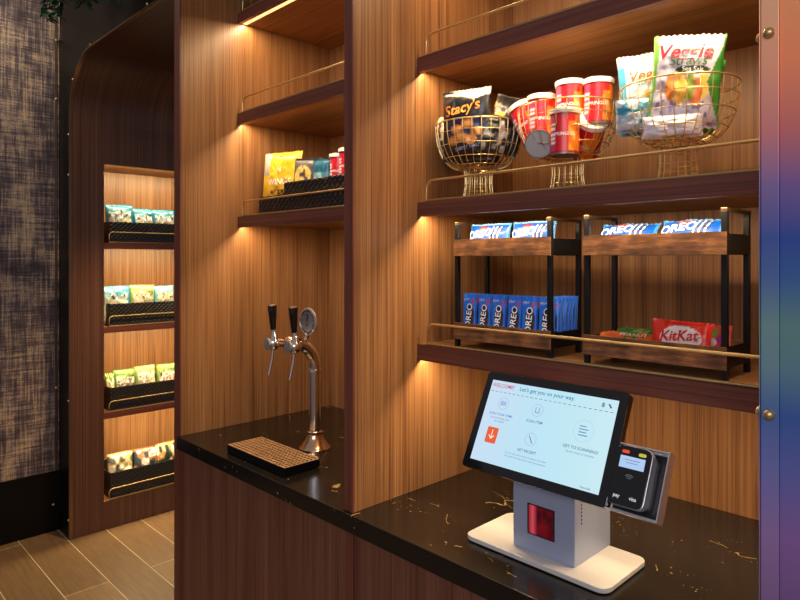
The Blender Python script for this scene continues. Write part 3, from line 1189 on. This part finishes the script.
# ------------------------------------------------------------------ left bay shelf: baskets and contents
SB = 1.6815
gB = 'woven baskets on the left bay shelf'
woven_basket('woven_basket', -2.005, -1.845, 1.240, 1.40, SB, 0.064, 'low black woven basket holding the yellow bag', gB)
woven_basket('woven_basket', -1.838, -1.43, 1.236, 1.42, SB, 0.102, 'taller black woven basket holding red cans and dark bags', gB)


def yel(u, v, s):
    if s > 0: return (200, 160, 40)
    if u < -0.55 and v > 0.25: return (196, 186, 170)
    if blob(u, v, 0.1, -0.30, 0.5, 0.09) and vnoise(u * 14, v * 14, 2) > 0.45: return (110, 70, 20)
    if blob(u, v, 0, 0.86, 0.2, 0.03): return (90, 70, 20)
    return (232, 184, 48) if vnoise(u * 4, v * 4, 6) > 0.4 else (222, 168, 36)


spawn(bag_mesh('snack_pouch', 0.180, 0.232, 0.022, yel, [('WINGS', 0.19, 0.08, 0.02, 0, (250, 244, 226), dict(bold=0.012)), ('H', 0.16, 0.0, 0.42, 0, (250, 244, 226), {})], 50, 60, 31),
      'snack_pouch', 'large matte yellow pouch standing in the low basket', 'snack bag', (-1.966, 1.306, SB + 0.004), 16, 3, 1)


def blk(u, v, s):
    if v > 0.84: return (34, 30, 28)
    if blob(u, v, -0.15, 0.3, 0.62, 0.40) and vnoise(u * 6, v * 6, 3) > 0.35: return (222, 190, 96)
    if blob(u, v, -0.3, -0.35, 0.5, 0.3): return (110, 40, 24)
    return (84, 80, 88)


g = 'snack pouches in the taller basket'
spawn(bag_mesh('snack_pouch', 0.118, 0.182, 0.018, blk, [], 40, 50, 32), 'snack_pouch', 'grey pouch with a yellow food picture beside the yellow pouch', 'snack bag', (-1.790, 1.292, SB + 0.010), 18, 2, 2, g)
spawn(bag_mesh('snack_pouch', 0.075, 0.165, 0.014, yb(12, (235, 225, 205), (60, 56, 54), (170, 160, 140)), [], 30, 40, 33), 'snack_pouch', 'cream and black pouch behind the grey one', 'snack bag', (-1.735, 1.345, SB + 0.008), 25, 2, 0, g)


def teal(u, v, s):
    if v > 0.45: return (24, 92, 120)
    if u + v < -0.5: return (226, 220, 196)
    return (120, 168, 176) if u < 0.1 else (70, 130, 150)


spawn(bag_mesh('snack_pouch', 0.070, 0.172, 0.012, teal, [], 30, 40, 34), 'snack_pouch', 'teal pouch between the grey pouch and the red cans', 'snack bag', (-1.712, 1.302, SB + 0.008), 22, 2, 0, g)
for k, (x, y, lab) in enumerate(((-1.655, 1.335, 'tall red snack can in the taller basket, left of its pair'), (-1.585, 1.318, 'tall red snack can in the taller basket, half hidden by the divider'))):
    o = copy_tree(cp)
    o.matrix_world = Matrix.Translation((x, y, SB + 0.098 + 0.006 * k)) @ Matrix.Rotation(R(40), 4, 'Z')
    tag(o, lab, 'snack can', 'red snack cans in the taller basket')
    o.location.z = SB + 0.088 + 0.008 * k


# ------------------------------------------------------------------ bags in the recessed shelves
def niche_bag(seed, top, mid, food, body=None):
    def f(u, v, s):
        n = vnoise(u * 5, v * 5, seed)
        if v > 0.62 + 0.25 * (n - 0.5): return top
        if abs(u) > 0.82: return top if v > 0 else mid
        if v < 0.25 and vnoise(u * 11, v * 11, seed + 1) > 0.42: return food
        if vnoise(u * 16, v * 9, seed + 2) > 0.72: return body or (90, 70, 60)
        return mid
    return f


xn = -3.775
TE, CR, LT = (40, 130, 160), (226, 218, 190), (205, 180, 130)
rows = [
    (1.615, 'top recessed shelf', [
        (1.400, 0.15, 0.222, niche_bag(1, TE, (214, 226, 224), LT), 'leftmost teal-topped cracker bag'),
        (1.535, 0.13, 0.205, niche_bag(2, TE, (205, 220, 220), LT), 'middle teal-topped cracker bag'),
        (1.665, 0.145, 0.205, niche_bag(3, TE, (196, 214, 216), (224, 160, 90)), 'rightmost teal-topped cracker bag in view'),
        (1.810, 0.13, 0.205, niche_bag(4, TE, (196, 214, 216), (224, 160, 90)), 'teal-topped cracker bag at the far end')]),
    (1.138, 'second recessed shelf', [
        (1.378, 0.155, 0.222, niche_bag(5, (80, 160, 190), (190, 220, 225), (216, 200, 150)), 'blue and white cracker bag at the left'),
        (1.530, 0.145, 0.225, niche_bag(6, (150, 172, 104), (206, 206, 176), (200, 186, 150)), 'lime and cream cracker bag in the middle'),
        (1.670, 0.125, 0.215, niche_bag(7, (110, 180, 190), (226, 220, 190), (200, 190, 160)), 'pale teal and cream bag right of the lime one')]),
    (0.655, 'third recessed shelf', [
        (1.345, 0.05, 0.20, niche_bag(8, (112, 146, 66), (236, 236, 200), (220, 200, 150)), 'narrow green-topped bag at the far left'),
        (1.425, 0.125, 0.212, niche_bag(9, (110, 146, 62), (214, 216, 200), (150, 110, 90)), 'green-topped bag with a dark print, left of centre'),
        (1.553, 0.125, 0.220, niche_bag(10, (140, 158, 84), (218, 220, 200), (226, 206, 160)), 'pale green-topped bag in the centre'),
        (1.683, 0.130, 0.215, niche_bag(11, (124, 150, 66), (220, 218, 200), (206, 120, 90)), 'green-topped bag with reddish print at the right')]),
    (NZ0 + 0.001, 'bottom recessed shelf', [
        (1.405, 0.135, 0.222, yb(21, (236, 230, 205), (90, 92, 90), (190, 170, 120)), 'silver and white patterned bag at the left'),
        (1.548, 0.135, 0.220, yb(22, (225, 225, 215), (50, 70, 70), (190, 110, 80)), 'white, teal and rust patterned bag in the middle'),
        (1.680, 0.120, 0.226, yb(23, (236, 236, 226), (40, 60, 56), (200, 150, 80)), 'white and dark patterned bag at the right'),
        (1.785, 0.09, 0.20, yb(24, (236, 216, 150), (120, 90, 60), (220, 200, 150)), 'tan patterned bag past the right one')]),
]
for zt, where, lst in rows:
    for i, (yc, w_, h_, cf, lab) in enumerate(lst):
        o = spawn(bag_mesh('snack_bag', w_ * 1.06, h_, 0.03, cf, [], 34, 44, 40 + i), 'snack_bag', lab + ' on the ' + where, 'snack bag',
                  (xn, yc, zt + 0.006), 90 + (i % 3 - 1) * 5, 4, (i % 2) * 2 - 1, 'snack bags on the ' + where)

# ------------------------------------------------------------------ beer tap and drip tray
tp = thing('beer_tap_tower', (-1.680, 1.245, ZC), 'chrome two-tap drinks tower with black handles on the left worktop', 'drinks tap')
TX, TY = -1.672, 1.245
cone = [(0.052, 0), (0.052, 0.003), (0.045, 0.010), (0.032, 0.028), (0.0245, 0.043), (0.0235, 0.05), (0.0245, 0.054), (0.0195, 0.058)]
part(MB().lathe(cone, Matrix.Translation((TX, TY, ZC)), 40), 'base_flange', M['copper'], tp, smooth=True)
pts = [(TX, TY, ZC + 0.05), (TX, TY, ZC + 0.15), (TX, TY, 1.165)]
cr = 0.085
for i in range(1, 11):
    a = R(90 * i / 10)
    pts.append((TX, TY - cr * (1 - math.cos(a)), 1.165 + cr * math.sin(a)))
pts.append((TX, TY - cr - 0.02, 1.25))
part(MB().tube(pts, 0.0195, 24), 'column', M['chrome'], tp, smooth=True)
part(MB().lathe([(0.0196, 0), (0.023, 0.002), (0.023, 0.010), (0.0196, 0.012)], Matrix.Translation((TX, TY, 1.15)), 30), 'collar', M['chrome'], tp, smooth=True)
YT = 1.135
x1t, x2t = -1.728, -1.611
mt = Matrix.Translation((x1t + 0.01, YT, 1.252)) @ Matrix.Rotation(R(90), 4, 'Y')
part(MB().lathe([(0.0, 0), (0.014, 0), (0.014, 0.11), (0, 0.11)], mt, 28), 'crossbar', M['copper'], tp, smooth=True)
part(MB().lathe([(0.0245 * math.sin(R(a)), -0.0245 * math.cos(R(a))) for a in range(0, 181, 12)], Matrix.Translation((TX, YT + 0.012, 1.252)), 28), 'joint', M['copper'], tp, smooth=True)
for x in (x1t, x2t):
    fc = part(MB().lathe([(0.0, -0.021), (0.010, -0.0195), (0.017, -0.013), (0.0205, -0.004), (0.0205, 0.006), (0.017, 0.014), (0.012, 0.020), (0.011, 0.03), (0.007, 0.034), (0.006, 0.046), (0, 0.046)],
                         Matrix.Translation((x, YT - 0.012, 1.250)), 28), 'faucet', M['chrome'], tp, smooth=True)
    part(MB().lathe([(0, 0), (0.0165, 0), (0.018, 0.004), (0.018, 0.009), (0.0, 0.0115)], Matrix.Translation((x, YT - 0.030, 1.250)) @ Matrix.Rotation(R(90), 4, 'X'), 24), 'front_cap', M['silver'], fc, smooth=True)
    part(MB().tube([(x, YT - 0.014, 1.235), (x, YT - 0.018, 1.20), (x - 0.001, YT - 0.030, 1.150)], 0.0045, 12), 'spout', M['chrome'], fc, smooth=True)
    hd = part(MB().lathe([(0, 0), (0.0085, 0), (0.0105, 0.02), (0.0135, 0.05), (0.0150, 0.074), (0.0148, 0.077), (0.0, 0.0775)], Matrix.Translation((x, YT - 0.014, 1.294)) @ Matrix.Rotation(R(3), 4, 'X'), 24), 'handle', M['black_gloss'], tp, smooth=True)
    part(MB().lathe([(0.0, 0.0775), (0.0151, 0.0775), (0.0148, 0.081), (0, 0.082)], Matrix.Translation((x, YT - 0.014, 1.294)) @ Matrix.Rotation(R(3), 4, 'X'), 24), 'handle_cap', M['copper'], hd, smooth=True)
mt = Matrix.Translation((TX + 0.038, 1.190, 1.322)) @ Matrix.Rotation(R(90), 4, 'X')
med = part(MB().lathe([(0, -0.004), (0.042, -0.004), (0.044, -0.002), (0.044, 0.003), (0.039, 0.005), (0.037, 0.003), (0, 0.003)], mt, 40), 'badge', M['silver'], tp, smooth=True)
w = MB()
vs, fs = text_geo('?', 0.052, bold=0.0)
w.add([mt @ Vector((x, y + 0.004, 0.0042)) for x, y in vs], fs)
for k in range(34):
    a = 2 * math.pi * k / 34
    if k % 5:
        w.prism([(0.0375 * math.cos(a + q) * rr, 0.0375 * math.sin(a + q) * rr) for q, rr in ((-0.05, 0.86), (0.05, 0.86), (0.05, 1.0), (-0.05, 1.0))], mt, 0.0034, 0.0044)
part(w, 'badge_print', M['black_plastic'], med)
part(MB().tube([(TX + 0.02, 1.192, 1.262), (TX + 0.038, 1.192, 1.285)], 0.006, 10), 'badge_stem', M['chrome'], tp, smooth=True)

# drip tray
DX0, DX1, DY0, DY1 = -1.828, -1.505, 1.013, 1.138
dt = thing('drip_tray', (DX0, DY0, ZC), 'black drip tray with a perforated copper-toned grille below the taps', 'drip tray')
w = MB()
w.box(DX0 + 0.004, DX1 - 0.004, DY0 + 0.004, DY1 - 0.004, ZC, ZC + 0.004)
for (a, b2, c, d) in ((DX0, DX1, DY0, DY0 + 0.003), (DX0, DX1, DY1 - 0.003, DY1), (DX0, DX0 + 0.003, DY0 + 0.003, DY1 - 0.003), (DX1 - 0.003, DX1, DY0 + 0.003, DY1 - 0.003)):
    w.box(a, b2, c, d, ZC + 0.001, ZC + 0.025)
part(w, 'tray', M['black_metal'], dt)
w = MB()
nxs, nys = 21, 8
zg = ZC + 0.0235
gx0, gx1, gy0, gy1 = DX0 + 0.003, DX1 - 0.003, DY0 + 0.003, DY1 - 0.003
for i in range(nxs + 1):
    x = gx0 + (gx1 - gx0) * i / nxs
    w.box(x - 0.0024, x + 0.0024, gy0, gy1, zg, zg + 0.0024)
for j in range(nys + 1):
    y = gy0 + (gy1 - gy0) * j / nys
    w.box(gx0, gx1, y - 0.0026, y + 0.0026, zg + 0.0003, zg + 0.0034)
part(w, 'grille', M['grille'], dt, bevel=0.0006)

# ------------------------------------------------------------------ checkout kiosk
KX = -0.73
kk = thing('checkout_kiosk', (KX, 1.18, ZC), 'self-checkout kiosk with a tilted touch screen on a white stand', 'kiosk')
FL = Matrix.Translation((-0.726, 1.163, ZC))
part(MB().prism(rrect(0.338, 0.178, 0.022, 6), FL, 0.002, 0.012), 'base_plate', M['white_metal'], kk, bevel=0.0015)
part(MB().prism(rrect(0.32, 0.16, 0.018, 6), FL, 0.0, 0.002), 'foot_pad', M['black_plastic'], kk)
bx0, bx1, by0, by1 = -0.787, -0.641, 1.109, 1.255
SO = Vector((-0.888, 1.058, 1.070))
TA = R(27.3)
U, V, Nn = Vector((1, 0, 0)), Vector((0, math.sin(TA), math.cos(TA))), Vector((0, -math.cos(TA), math.sin(TA)))
SM = Matrix(((U.x, V.x, Nn.x, SO.x), (U.y, V.y, Nn.y, SO.y), (U.z, V.z, Nn.z, SO.z), (0, 0, 0, 1)))
# column: rises to meet the tilted back of the screen
w = MB()


def zscr(y, back=0.020):
    # height of the plane 'back' behind the screen face at depth y
    return SO.z + ((y - SO.y) * math.cos(TA) - back) / math.sin(TA) 


zf, zb_ = 1.135, 1.215
vs = [(bx0, by0, ZC + 0.012), (bx1, by0, ZC + 0.012), (bx1, by1, ZC + 0.012), (bx0, by1, ZC + 0.012),
      (bx0, by0, zscr(by0, 0.022)), (bx1, by0, zscr(by0, 0.022)), (bx1, by1 - 0.045, zb_), (bx0, by1 - 0.045, zb_), (bx1, by1, zb_ - 0.03), (bx0, by1, zb_ - 0.03)]
zz0 = zscr(by0, 0.022)
yy1 = by0 + 0.055
vs = [(x, y, z) for x in (bx0, bx1) for y, z in ((by0, ZC + 0.012), (by0, zz0), (yy1, zscr(yy1, 0.022)), (by1, zscr(yy1, 0.022)), (by1, ZC + 0.012))]
fs = [(4, 3, 2, 1, 0), (5, 6, 7, 8, 9)] + [(i, (i + 1) % 5, 5 + (i + 1) % 5, 5 + i) for i in range(5)]
w.add(vs, fs)
colm = part(w, 'column', M['grey_steel'], kk, bevel=0.0012)
# scanner window in the column front
sx0, sx1, sz0, sz1 = -0.748, -0.688, 0.951, 1.010
w = MB()
w.box(sx0, sx1, by0 - 0.0012, by0 - 0.0002, sz0, sz1)
scw = part(w, 'scanner_window', M['scan'] if 'scan' in M else M['black_gloss'], kk)
M['scanfr'] = simple('scanner_frame', (30, 14, 18), 0.3)
for (a, b2, c, d) in ((sx0 - 0.002, sx0, sz0 - 0.002, sz1 + 0.002), (sx1, sx1 + 0.002, sz0 - 0.002, sz1 + 0.002), (sx0, sx1, sz0 - 0.002, sz0), (sx0, sx1, sz1, sz1 + 0.002)):
    part(MB().box(a, b2, by0 - 0.002, by0 - 0.0002, c, d), 'window_frame', M['scanfr'], kk)
mm, nt, b = new_mat('red_scanner_glow')
n = noise(nt, coords(nt, (1, 1, 1)), 45, 3, 0.6)
n2 = nt.nodes.new('ShaderNodeTexCoord')
sp2 = nt.nodes.new('ShaderNodeSeparateXYZ')
nt.links.new(n2.outputs['Object'], sp2.inputs[0])
sx_ = math_node(nt, 'SUBTRACT', sp2.outputs[0], (sx0 + 0.010) - KX)
sx_ = math_node(nt, 'ABSOLUTE', sx_)
sx_ = math_node(nt, 'MULTIPLY_ADD', sx_, -90, 1.0, clamp=True)
rr_ = ramp(nt, [(0.35, (0.03, 0.0005, 0.003, 1)), (0.7, (0.22, 0.002, 0.008, 1))])
nt.links.new(n.outputs[0], rr_.inputs[0])
cc = mixc(nt, sx_, rr_.outputs[0], (0.95, 0.10, 0.14, 1))
b.inputs['Base Color'].default_value = (0.05, 0.005, 0.01, 1)
b.inputs['Roughness'].default_value = 0.1
nt.links.new(cc, b.inputs['Emission Color'])
b.inputs['Emission Strength'].default_value = 0.6
scw.data.materials[0] = mm
for k in range(9):
    mt = Matrix.Translation((bx1 + 0.0002, 1.135, 1.045 - 0.0075 * k)) @ Matrix.Rotation(R(90), 4, 'Y')
    part(MB().prism(circ(0.0019, 10), mt, -0.0002, 0.0006), 'vent_hole', M['slot'], kk)
    if k > 6: break
SW, SH = 0.338, 0.218
mon = part(MB().prism(rrect(SW, SH, 0.008, 5, SW / 2, SH / 2), SM, -0.018, 0.0), 'monitor', M['black_gloss'], kk, bevel=0.0012)
# display area
DU0, DU1, DV0, DV1 = 0.018, 0.320, 0.019, 0.199
w = MB()
nu, nv = 24, 14
vs, fs, cs = [], [], []
for j in range(nv + 1):
    for i in range(nu + 1):
        a, b2 = i / nu, j / nv
        vs.append(SM @ Vector((DU0 + (DU1 - DU0) * a, DV0 + (DV1 - DV0) * b2, 0.0004)))
        cs.append(lin((206 - 14 * math.sin(a * 3.1), 228 + 12 * a, 250)))
for j in range(nv):
    for i in range(nu):
        fs.append((j * (nu + 1) + i, j * (nu + 1) + i + 1, (j + 1) * (nu + 1) + i + 1, (j + 1) * (nu + 1) + i))
w.add(vs, fs)
w.c[:] = cs


def stext(body, size, u, v, col, bold=0.0, align='CENTER', shear=0.0):
    vs, fs = text_geo(body, size, bold=bold, align=align, shear=shear)
    w.add([SM @ Vector((u + x, v + y, 0.0008)) for x, y in vs], fs, 0, lin(col))


def sring(u, v, r, col, th=0.0007, n=32):
    vs = []
    for k in range(n):
        a = 2 * math.pi * k / n
        for q in (r, r - th):
            vs.append(SM @ Vector((u + q * math.cos(a), v + q * math.sin(a), 0.0007)))
    w.add(vs, [(2 * k, 2 * ((k + 1) % n), 2 * ((k + 1) % n) + 1, 2 * k + 1) for k in range(n)], 0, lin(col))


def spoly(poly, col, d=0.0007):
    w.add([SM @ Vector((x, y, d)) for x, y in poly], [tuple(range(len(poly)))], 0, lin(col))


stext('WELCOME!', 0.0115, 0.021, 0.188, (215, 50, 90), 0.008, 'LEFT', 0.15)
stext("Let's get you on your way.", 0.0125, 0.094, 0.188, (30, 140, 170), 0.012, 'LEFT', 0.0)
for k in range(26):
    u = 0.022 + k * 0.0114
    spoly([(u, 0.1735), (u + 0.0068, 0.1735), (u + 0.0068, 0.1746), (u, 0.1746)], (110, 90, 110))
spoly(rrect(0.006, 0.009, 0.001, 3, 0.290, 0.186), (120, 150, 190))
spoly([(0.300, 0.189), (0.303, 0.190), (0.309, 0.183), (0.306, 0.181)], (60, 90, 130))
for (u, v, r) in ((0.063, 0.150, 0.0135), (0.150, 0.150, 0.0135), (0.152, 0.088, 0.0135)):
    sring(u, v, r, (150, 165, 205))
sring(0.262, 0.128, 0.022, (190, 215, 232), 0.001)
# little pictograms: bar code, bottle with tick, receipt
for k in range(5):
    spoly([(0.056 + k * 0.003, 0.145), (0.0575 + k * 0.003, 0.145), (0.0575 + k * 0.003, 0.155), (0.056 + k * 0.003, 0.155)], (130, 140, 200))
for a, b2 in (((0.145, 0.144), (0.1465, 0.156)), ((0.1465, 0.144), (0.155, 0.1455)), ((0.1535, 0.144), (0.155, 0.157))):
    spoly([(a[0], a[1]), (b2[0], a[1]), (b2[0], b2[1]), (a[0], b2[1])], (110, 150, 165))
spoly([(0.146, 0.095), (0.148, 0.096), (0.158, 0.081), (0.156, 0.080)], (120, 135, 175))
spoly([(0.252, 0.118), (0.272, 0.118), (0.272, 0.120), (0.252, 0.120)], (90, 150, 185))
spoly([(0.252, 0.124), (0.268, 0.124), (0.268, 0.126), (0.252, 0.126)], (90, 150, 185))
spoly([(0.252, 0.130), (0.272, 0.130), (0.272, 0.132), (0.252, 0.132)], (90, 150, 185))
spoly([(0.252, 0.136), (0.266, 0.136), (0.266, 0.138), (0.252, 0.138)], (90, 150, 185))
stext('SCAN YOUR ITEMS', 0.0072, 0.064, 0.125, (70, 110, 190), 0.003)
stext('Hold the barcode under', 0.0052, 0.064, 0.1165, (90, 120, 170))
stext('the red light', 0.0052, 0.064, 0.110, (90, 120, 170))
stext('SCAN ITEM', 0.0078, 0.150, 0.125, (60, 130, 165), 0.01)
stext('GET RECEIPT', 0.0078, 0.150, 0.0625, (70, 120, 165), 0.01)
stext('GET TO SCANNING!', 0.0082, 0.264, 0.0925, (50, 70, 110), 0.004)
stext('Tap the screen to complete', 0.0055, 0.264, 0.0835, (80, 130, 175))
stext('You can use card or phone to pay at the reader', 0.0052, 0.150, 0.051, (110, 130, 170))
stext('Ask at the front desk if you need any assistance', 0.0052, 0.150, 0.044, (110, 130, 170))
stext('Impulsify', 0.0062, 0.292, 0.0245, (90, 100, 120))
spoly(rrect(0.0285, 0.0345, 0.003, 4, 0.0555, 0.078), (238, 96, 46), 0.0007)
spoly([(0.0545, 0.090), (0.0545, 0.0735), (0.0495, 0.0785), (0.0480, 0.0770), (0.0555, 0.0690), (0.0630, 0.0770), (0.0615, 0.0785), (0.0565, 0.0735), (0.0565, 0.090)], (255, 240, 235), 0.0010)
part(w, 'display', M['display'], mon)

# card reader in its bracket, beside the screen
w = MB()
bu0, bu1 = SW + 0.003, SW + 0.098
w.prism([(bu0, 0.0), (bu1, 0.0), (bu1, 0.122), (bu0, 0.122)], SM, -0.014, -0.012)
w.prism([(bu0 + 0.004, 0.006), (bu1 - 0.004, 0.006), (bu1 - 0.004, 0.116), (bu0 + 0.004, 0.116)], SM, -0.0119, -0.0112, 1)
w.prism([(bu1 - 0.0022, 0.0), (bu1, 0.0), (bu1, 0.122), (bu1 - 0.0022, 0.122)], SM, -0.012, 0.012)
w.prism([(bu0, 0.0), (bu1 - 0.0022, 0.0), (bu1 - 0.0022, 0.0022), (bu0, 0.0022)], SM, -0.012, 0.012)
w.prism([(bu0, 0.1198), (bu1 - 0.0022, 0.1198), (bu1 - 0.0022, 0.122), (bu0, 0.122)], SM, -0.012, 0.004)
w.prism([(0.27, 0.03), (bu0, 0.03), (bu0, 0.09), (0.27, 0.09)], SM, -0.0205, -0.0185)
w.prism([(bu0 - 0.004, 0.03), (bu0, 0.03), (bu0, 0.09), (bu0 - 0.004, 0.09)], SM, -0.0185, -0.012)
part(w, 'reader_bracket', [M['silver'], M['black_plastic']], kk)
w = MB()
ru, rv, rw, rh = SW + 0.040, 0.063, 0.067, 0.106
RM = SM @ Matrix.Translation((ru, rv, 0))
w.prism(rrect(rw - 0.006, rh - 0.006, 0.012, 6), RM, -0.0118, 0.004)
w.prism(rrect(rw, rh, 0.014, 6), RM, 0.004, 0.018)
rd = part(w, 'card_reader', M['silver'], kk, bevel=0.001)
rd['label'] = 'black-faced card reader with a small lit display'
rf = part(MB().prism(rrect(rw - 0.002, rh - 0.002, 0.013, 6), RM, 0.018, 0.0205), 'reader_face', M['black_gloss'], rd, bevel=0.0006)
w = MB()
w.add([RM @ Vector((x, y, 0.0209)) for x, y in ((-0.023, 0.013), (0.023, 0.013), (0.023, 0.034), (-0.023, 0.034))], [(0, 1, 2, 3)], 0, lin((176, 208, 248)))
for k, wd in enumerate((0.028, 0.022)):
    w.add([RM @ Vector((x, y, 0.0211)) for x, y in ((-wd / 2, 0.027 - k * 0.005), (wd / 2, 0.027 - k * 0.005), (wd / 2, 0.0283 - k * 0.005), (-wd / 2, 0.0283 - k * 0.005))], [(0, 1, 2, 3)], 0, lin((120, 140, 190)))
w.add([RM @ Vector((x - 0.015, y + 0.0415, 0.0209)) for x, y in rrect(0.014, 0.006, 0.0028, 4)], [tuple(range(20))], 0, lin((235, 70, 40)))
w.add([RM @ Vector((x + 0.016, y + 0.0405, 0.0209)) for x, y in rrect(0.014, 0.006, 0.0028, 4)], [tuple(range(20))], 0, lin((196, 190, 60)))
for k in range(3):
    vs = []
    for i in range(9):
        a = R(45 + 90 * i / 8)
        for q in (0.004 + 0.003 * k, 0.0048 + 0.003 * k):
            vs.append(RM @ Vector((q * math.cos(a), q * math.sin(a) - 0.008, 0.0209)))
    w.add(vs, [(2 * i, 2 * i + 1, 2 * i + 3, 2 * i + 2) for i in range(8)], 0, lin((110, 118, 130)))
for body, x, y in (('pay', -0.016, -0.037), ('visa', 0.014, -0.037)):
    vs, fs = text_geo(body, 0.009, bold=0.01)
    w.add([RM @ Vector((x + a, y + b2, 0.0209)) for a, b2 in vs], fs, 0, lin((220, 226, 235)))
part(w, 'reader_display', M['display'], rd)

# ------------------------------------------------------------------ studs on the arch trim and wall edge
stud = None
dome = [(0.0075, 0), (0.007, 0.0035), (0.0045, 0.006), (0.0, 0.0072)]
studs = [(-3.70, 2.20, 'beside the start of the arch curve'), (-3.628, 2.485, 'on the lower part of the arch curve'), (-3.36, 2.607, 'near the top of the arch curve'),
         (-2.66, 2.607, 'on the straight run above the arch'), (-3.70, 0.75, 'on the arch post above its foot'), (-3.70, 0.10, 'at the foot of the arch post'), (-3.70, 1.98, 'on the arch post below the curve')]
for (x, z, lab) in studs:
    mt = Matrix.Translation((0, 0, 0)) @ Matrix.Rotation(R(90), 4, 'X')
    if stud is None:
        stud = MB().lathe(dome, mt, 14).build('stud', M['gold'], smooth=True)
        o = stud
    else:
        o = copy_tree(stud)
    o.location = (x, 1.0995, z)
    tag(o, 'small round gold stud ' + lab, 'stud', 'gold studs on the arch trim')
for (z, lab) in ((2.75, 'high on the bronze edge strip of the woven wall'), (2.42, 'upper middle of the bronze edge strip of the woven wall'), (0.80, 'low on the bronze edge strip of the woven wall'), (0.15, 'on the black dado by the corner')):
    o = copy_tree(stud)
    o.rotation_euler = (0, 0, R(90))
    o.location = (-3.8635 if z > 0.3 else -3.8615, 1.068 if z < 0.3 else 1.083, z)
    tag(o, 'small round gold stud ' + lab, 'stud', 'gold studs on the wall edge')

# ------------------------------------------------------------------ hanging greenery at the top left
random.seed(4)
hp = thing('hanging_plant', (-3.07, 0.9, 3.25), 'dark green foliage hanging into view above the woven wall', 'plant')
w = MB()
ws = MB()
for s_ in range(26):
    bx, by = random.uniform(-3.42, -2.72), random.uniform(0.82, 0.98)
    length = random.uniform(0.42, 0.56) + 0.10 * (bx + 3.42) / 0.7
    ps = []
    for i in range(9):
        t = i / 8
        ps.append(Vector((bx + 0.04 * math.sin(t * 3 + s_), by + 0.03 * math.cos(t * 4 + s_), 3.25 - length * t)))
    ws.tube(ps, 0.0025, 5)
    for i in range(60):
        t = random.random()
        p = ps[0].lerp(ps[-1], t)
        a = random.uniform(0, 6.28)
        d = Vector((math.cos(a), math.sin(a), random.uniform(-0.8, 0.2))).normalized()
        sd = d.cross(Vector((0, 0, 1))).normalized()
        l_ = random.uniform(0.035, 0.06)
        up_ = sd.cross(d) * 0.006
        q = [p, p + d * l_ * 0.35 + sd * l_ * 0.28 + up_, p + d * l_ * 0.75 + sd * l_ * 0.2, p + d * l_ - up_, p + d * l_ * 0.75 - sd * l_ * 0.2, p + d * l_ * 0.35 - sd * l_ * 0.28 + up_]
        w.add(q, [(0, 1, 2), (0, 2, 3), (0, 3, 4), (0, 4, 5)])
part(w, 'foliage', M['leaf'], hp)
part(ws, 'stems', M['stem'], hp)
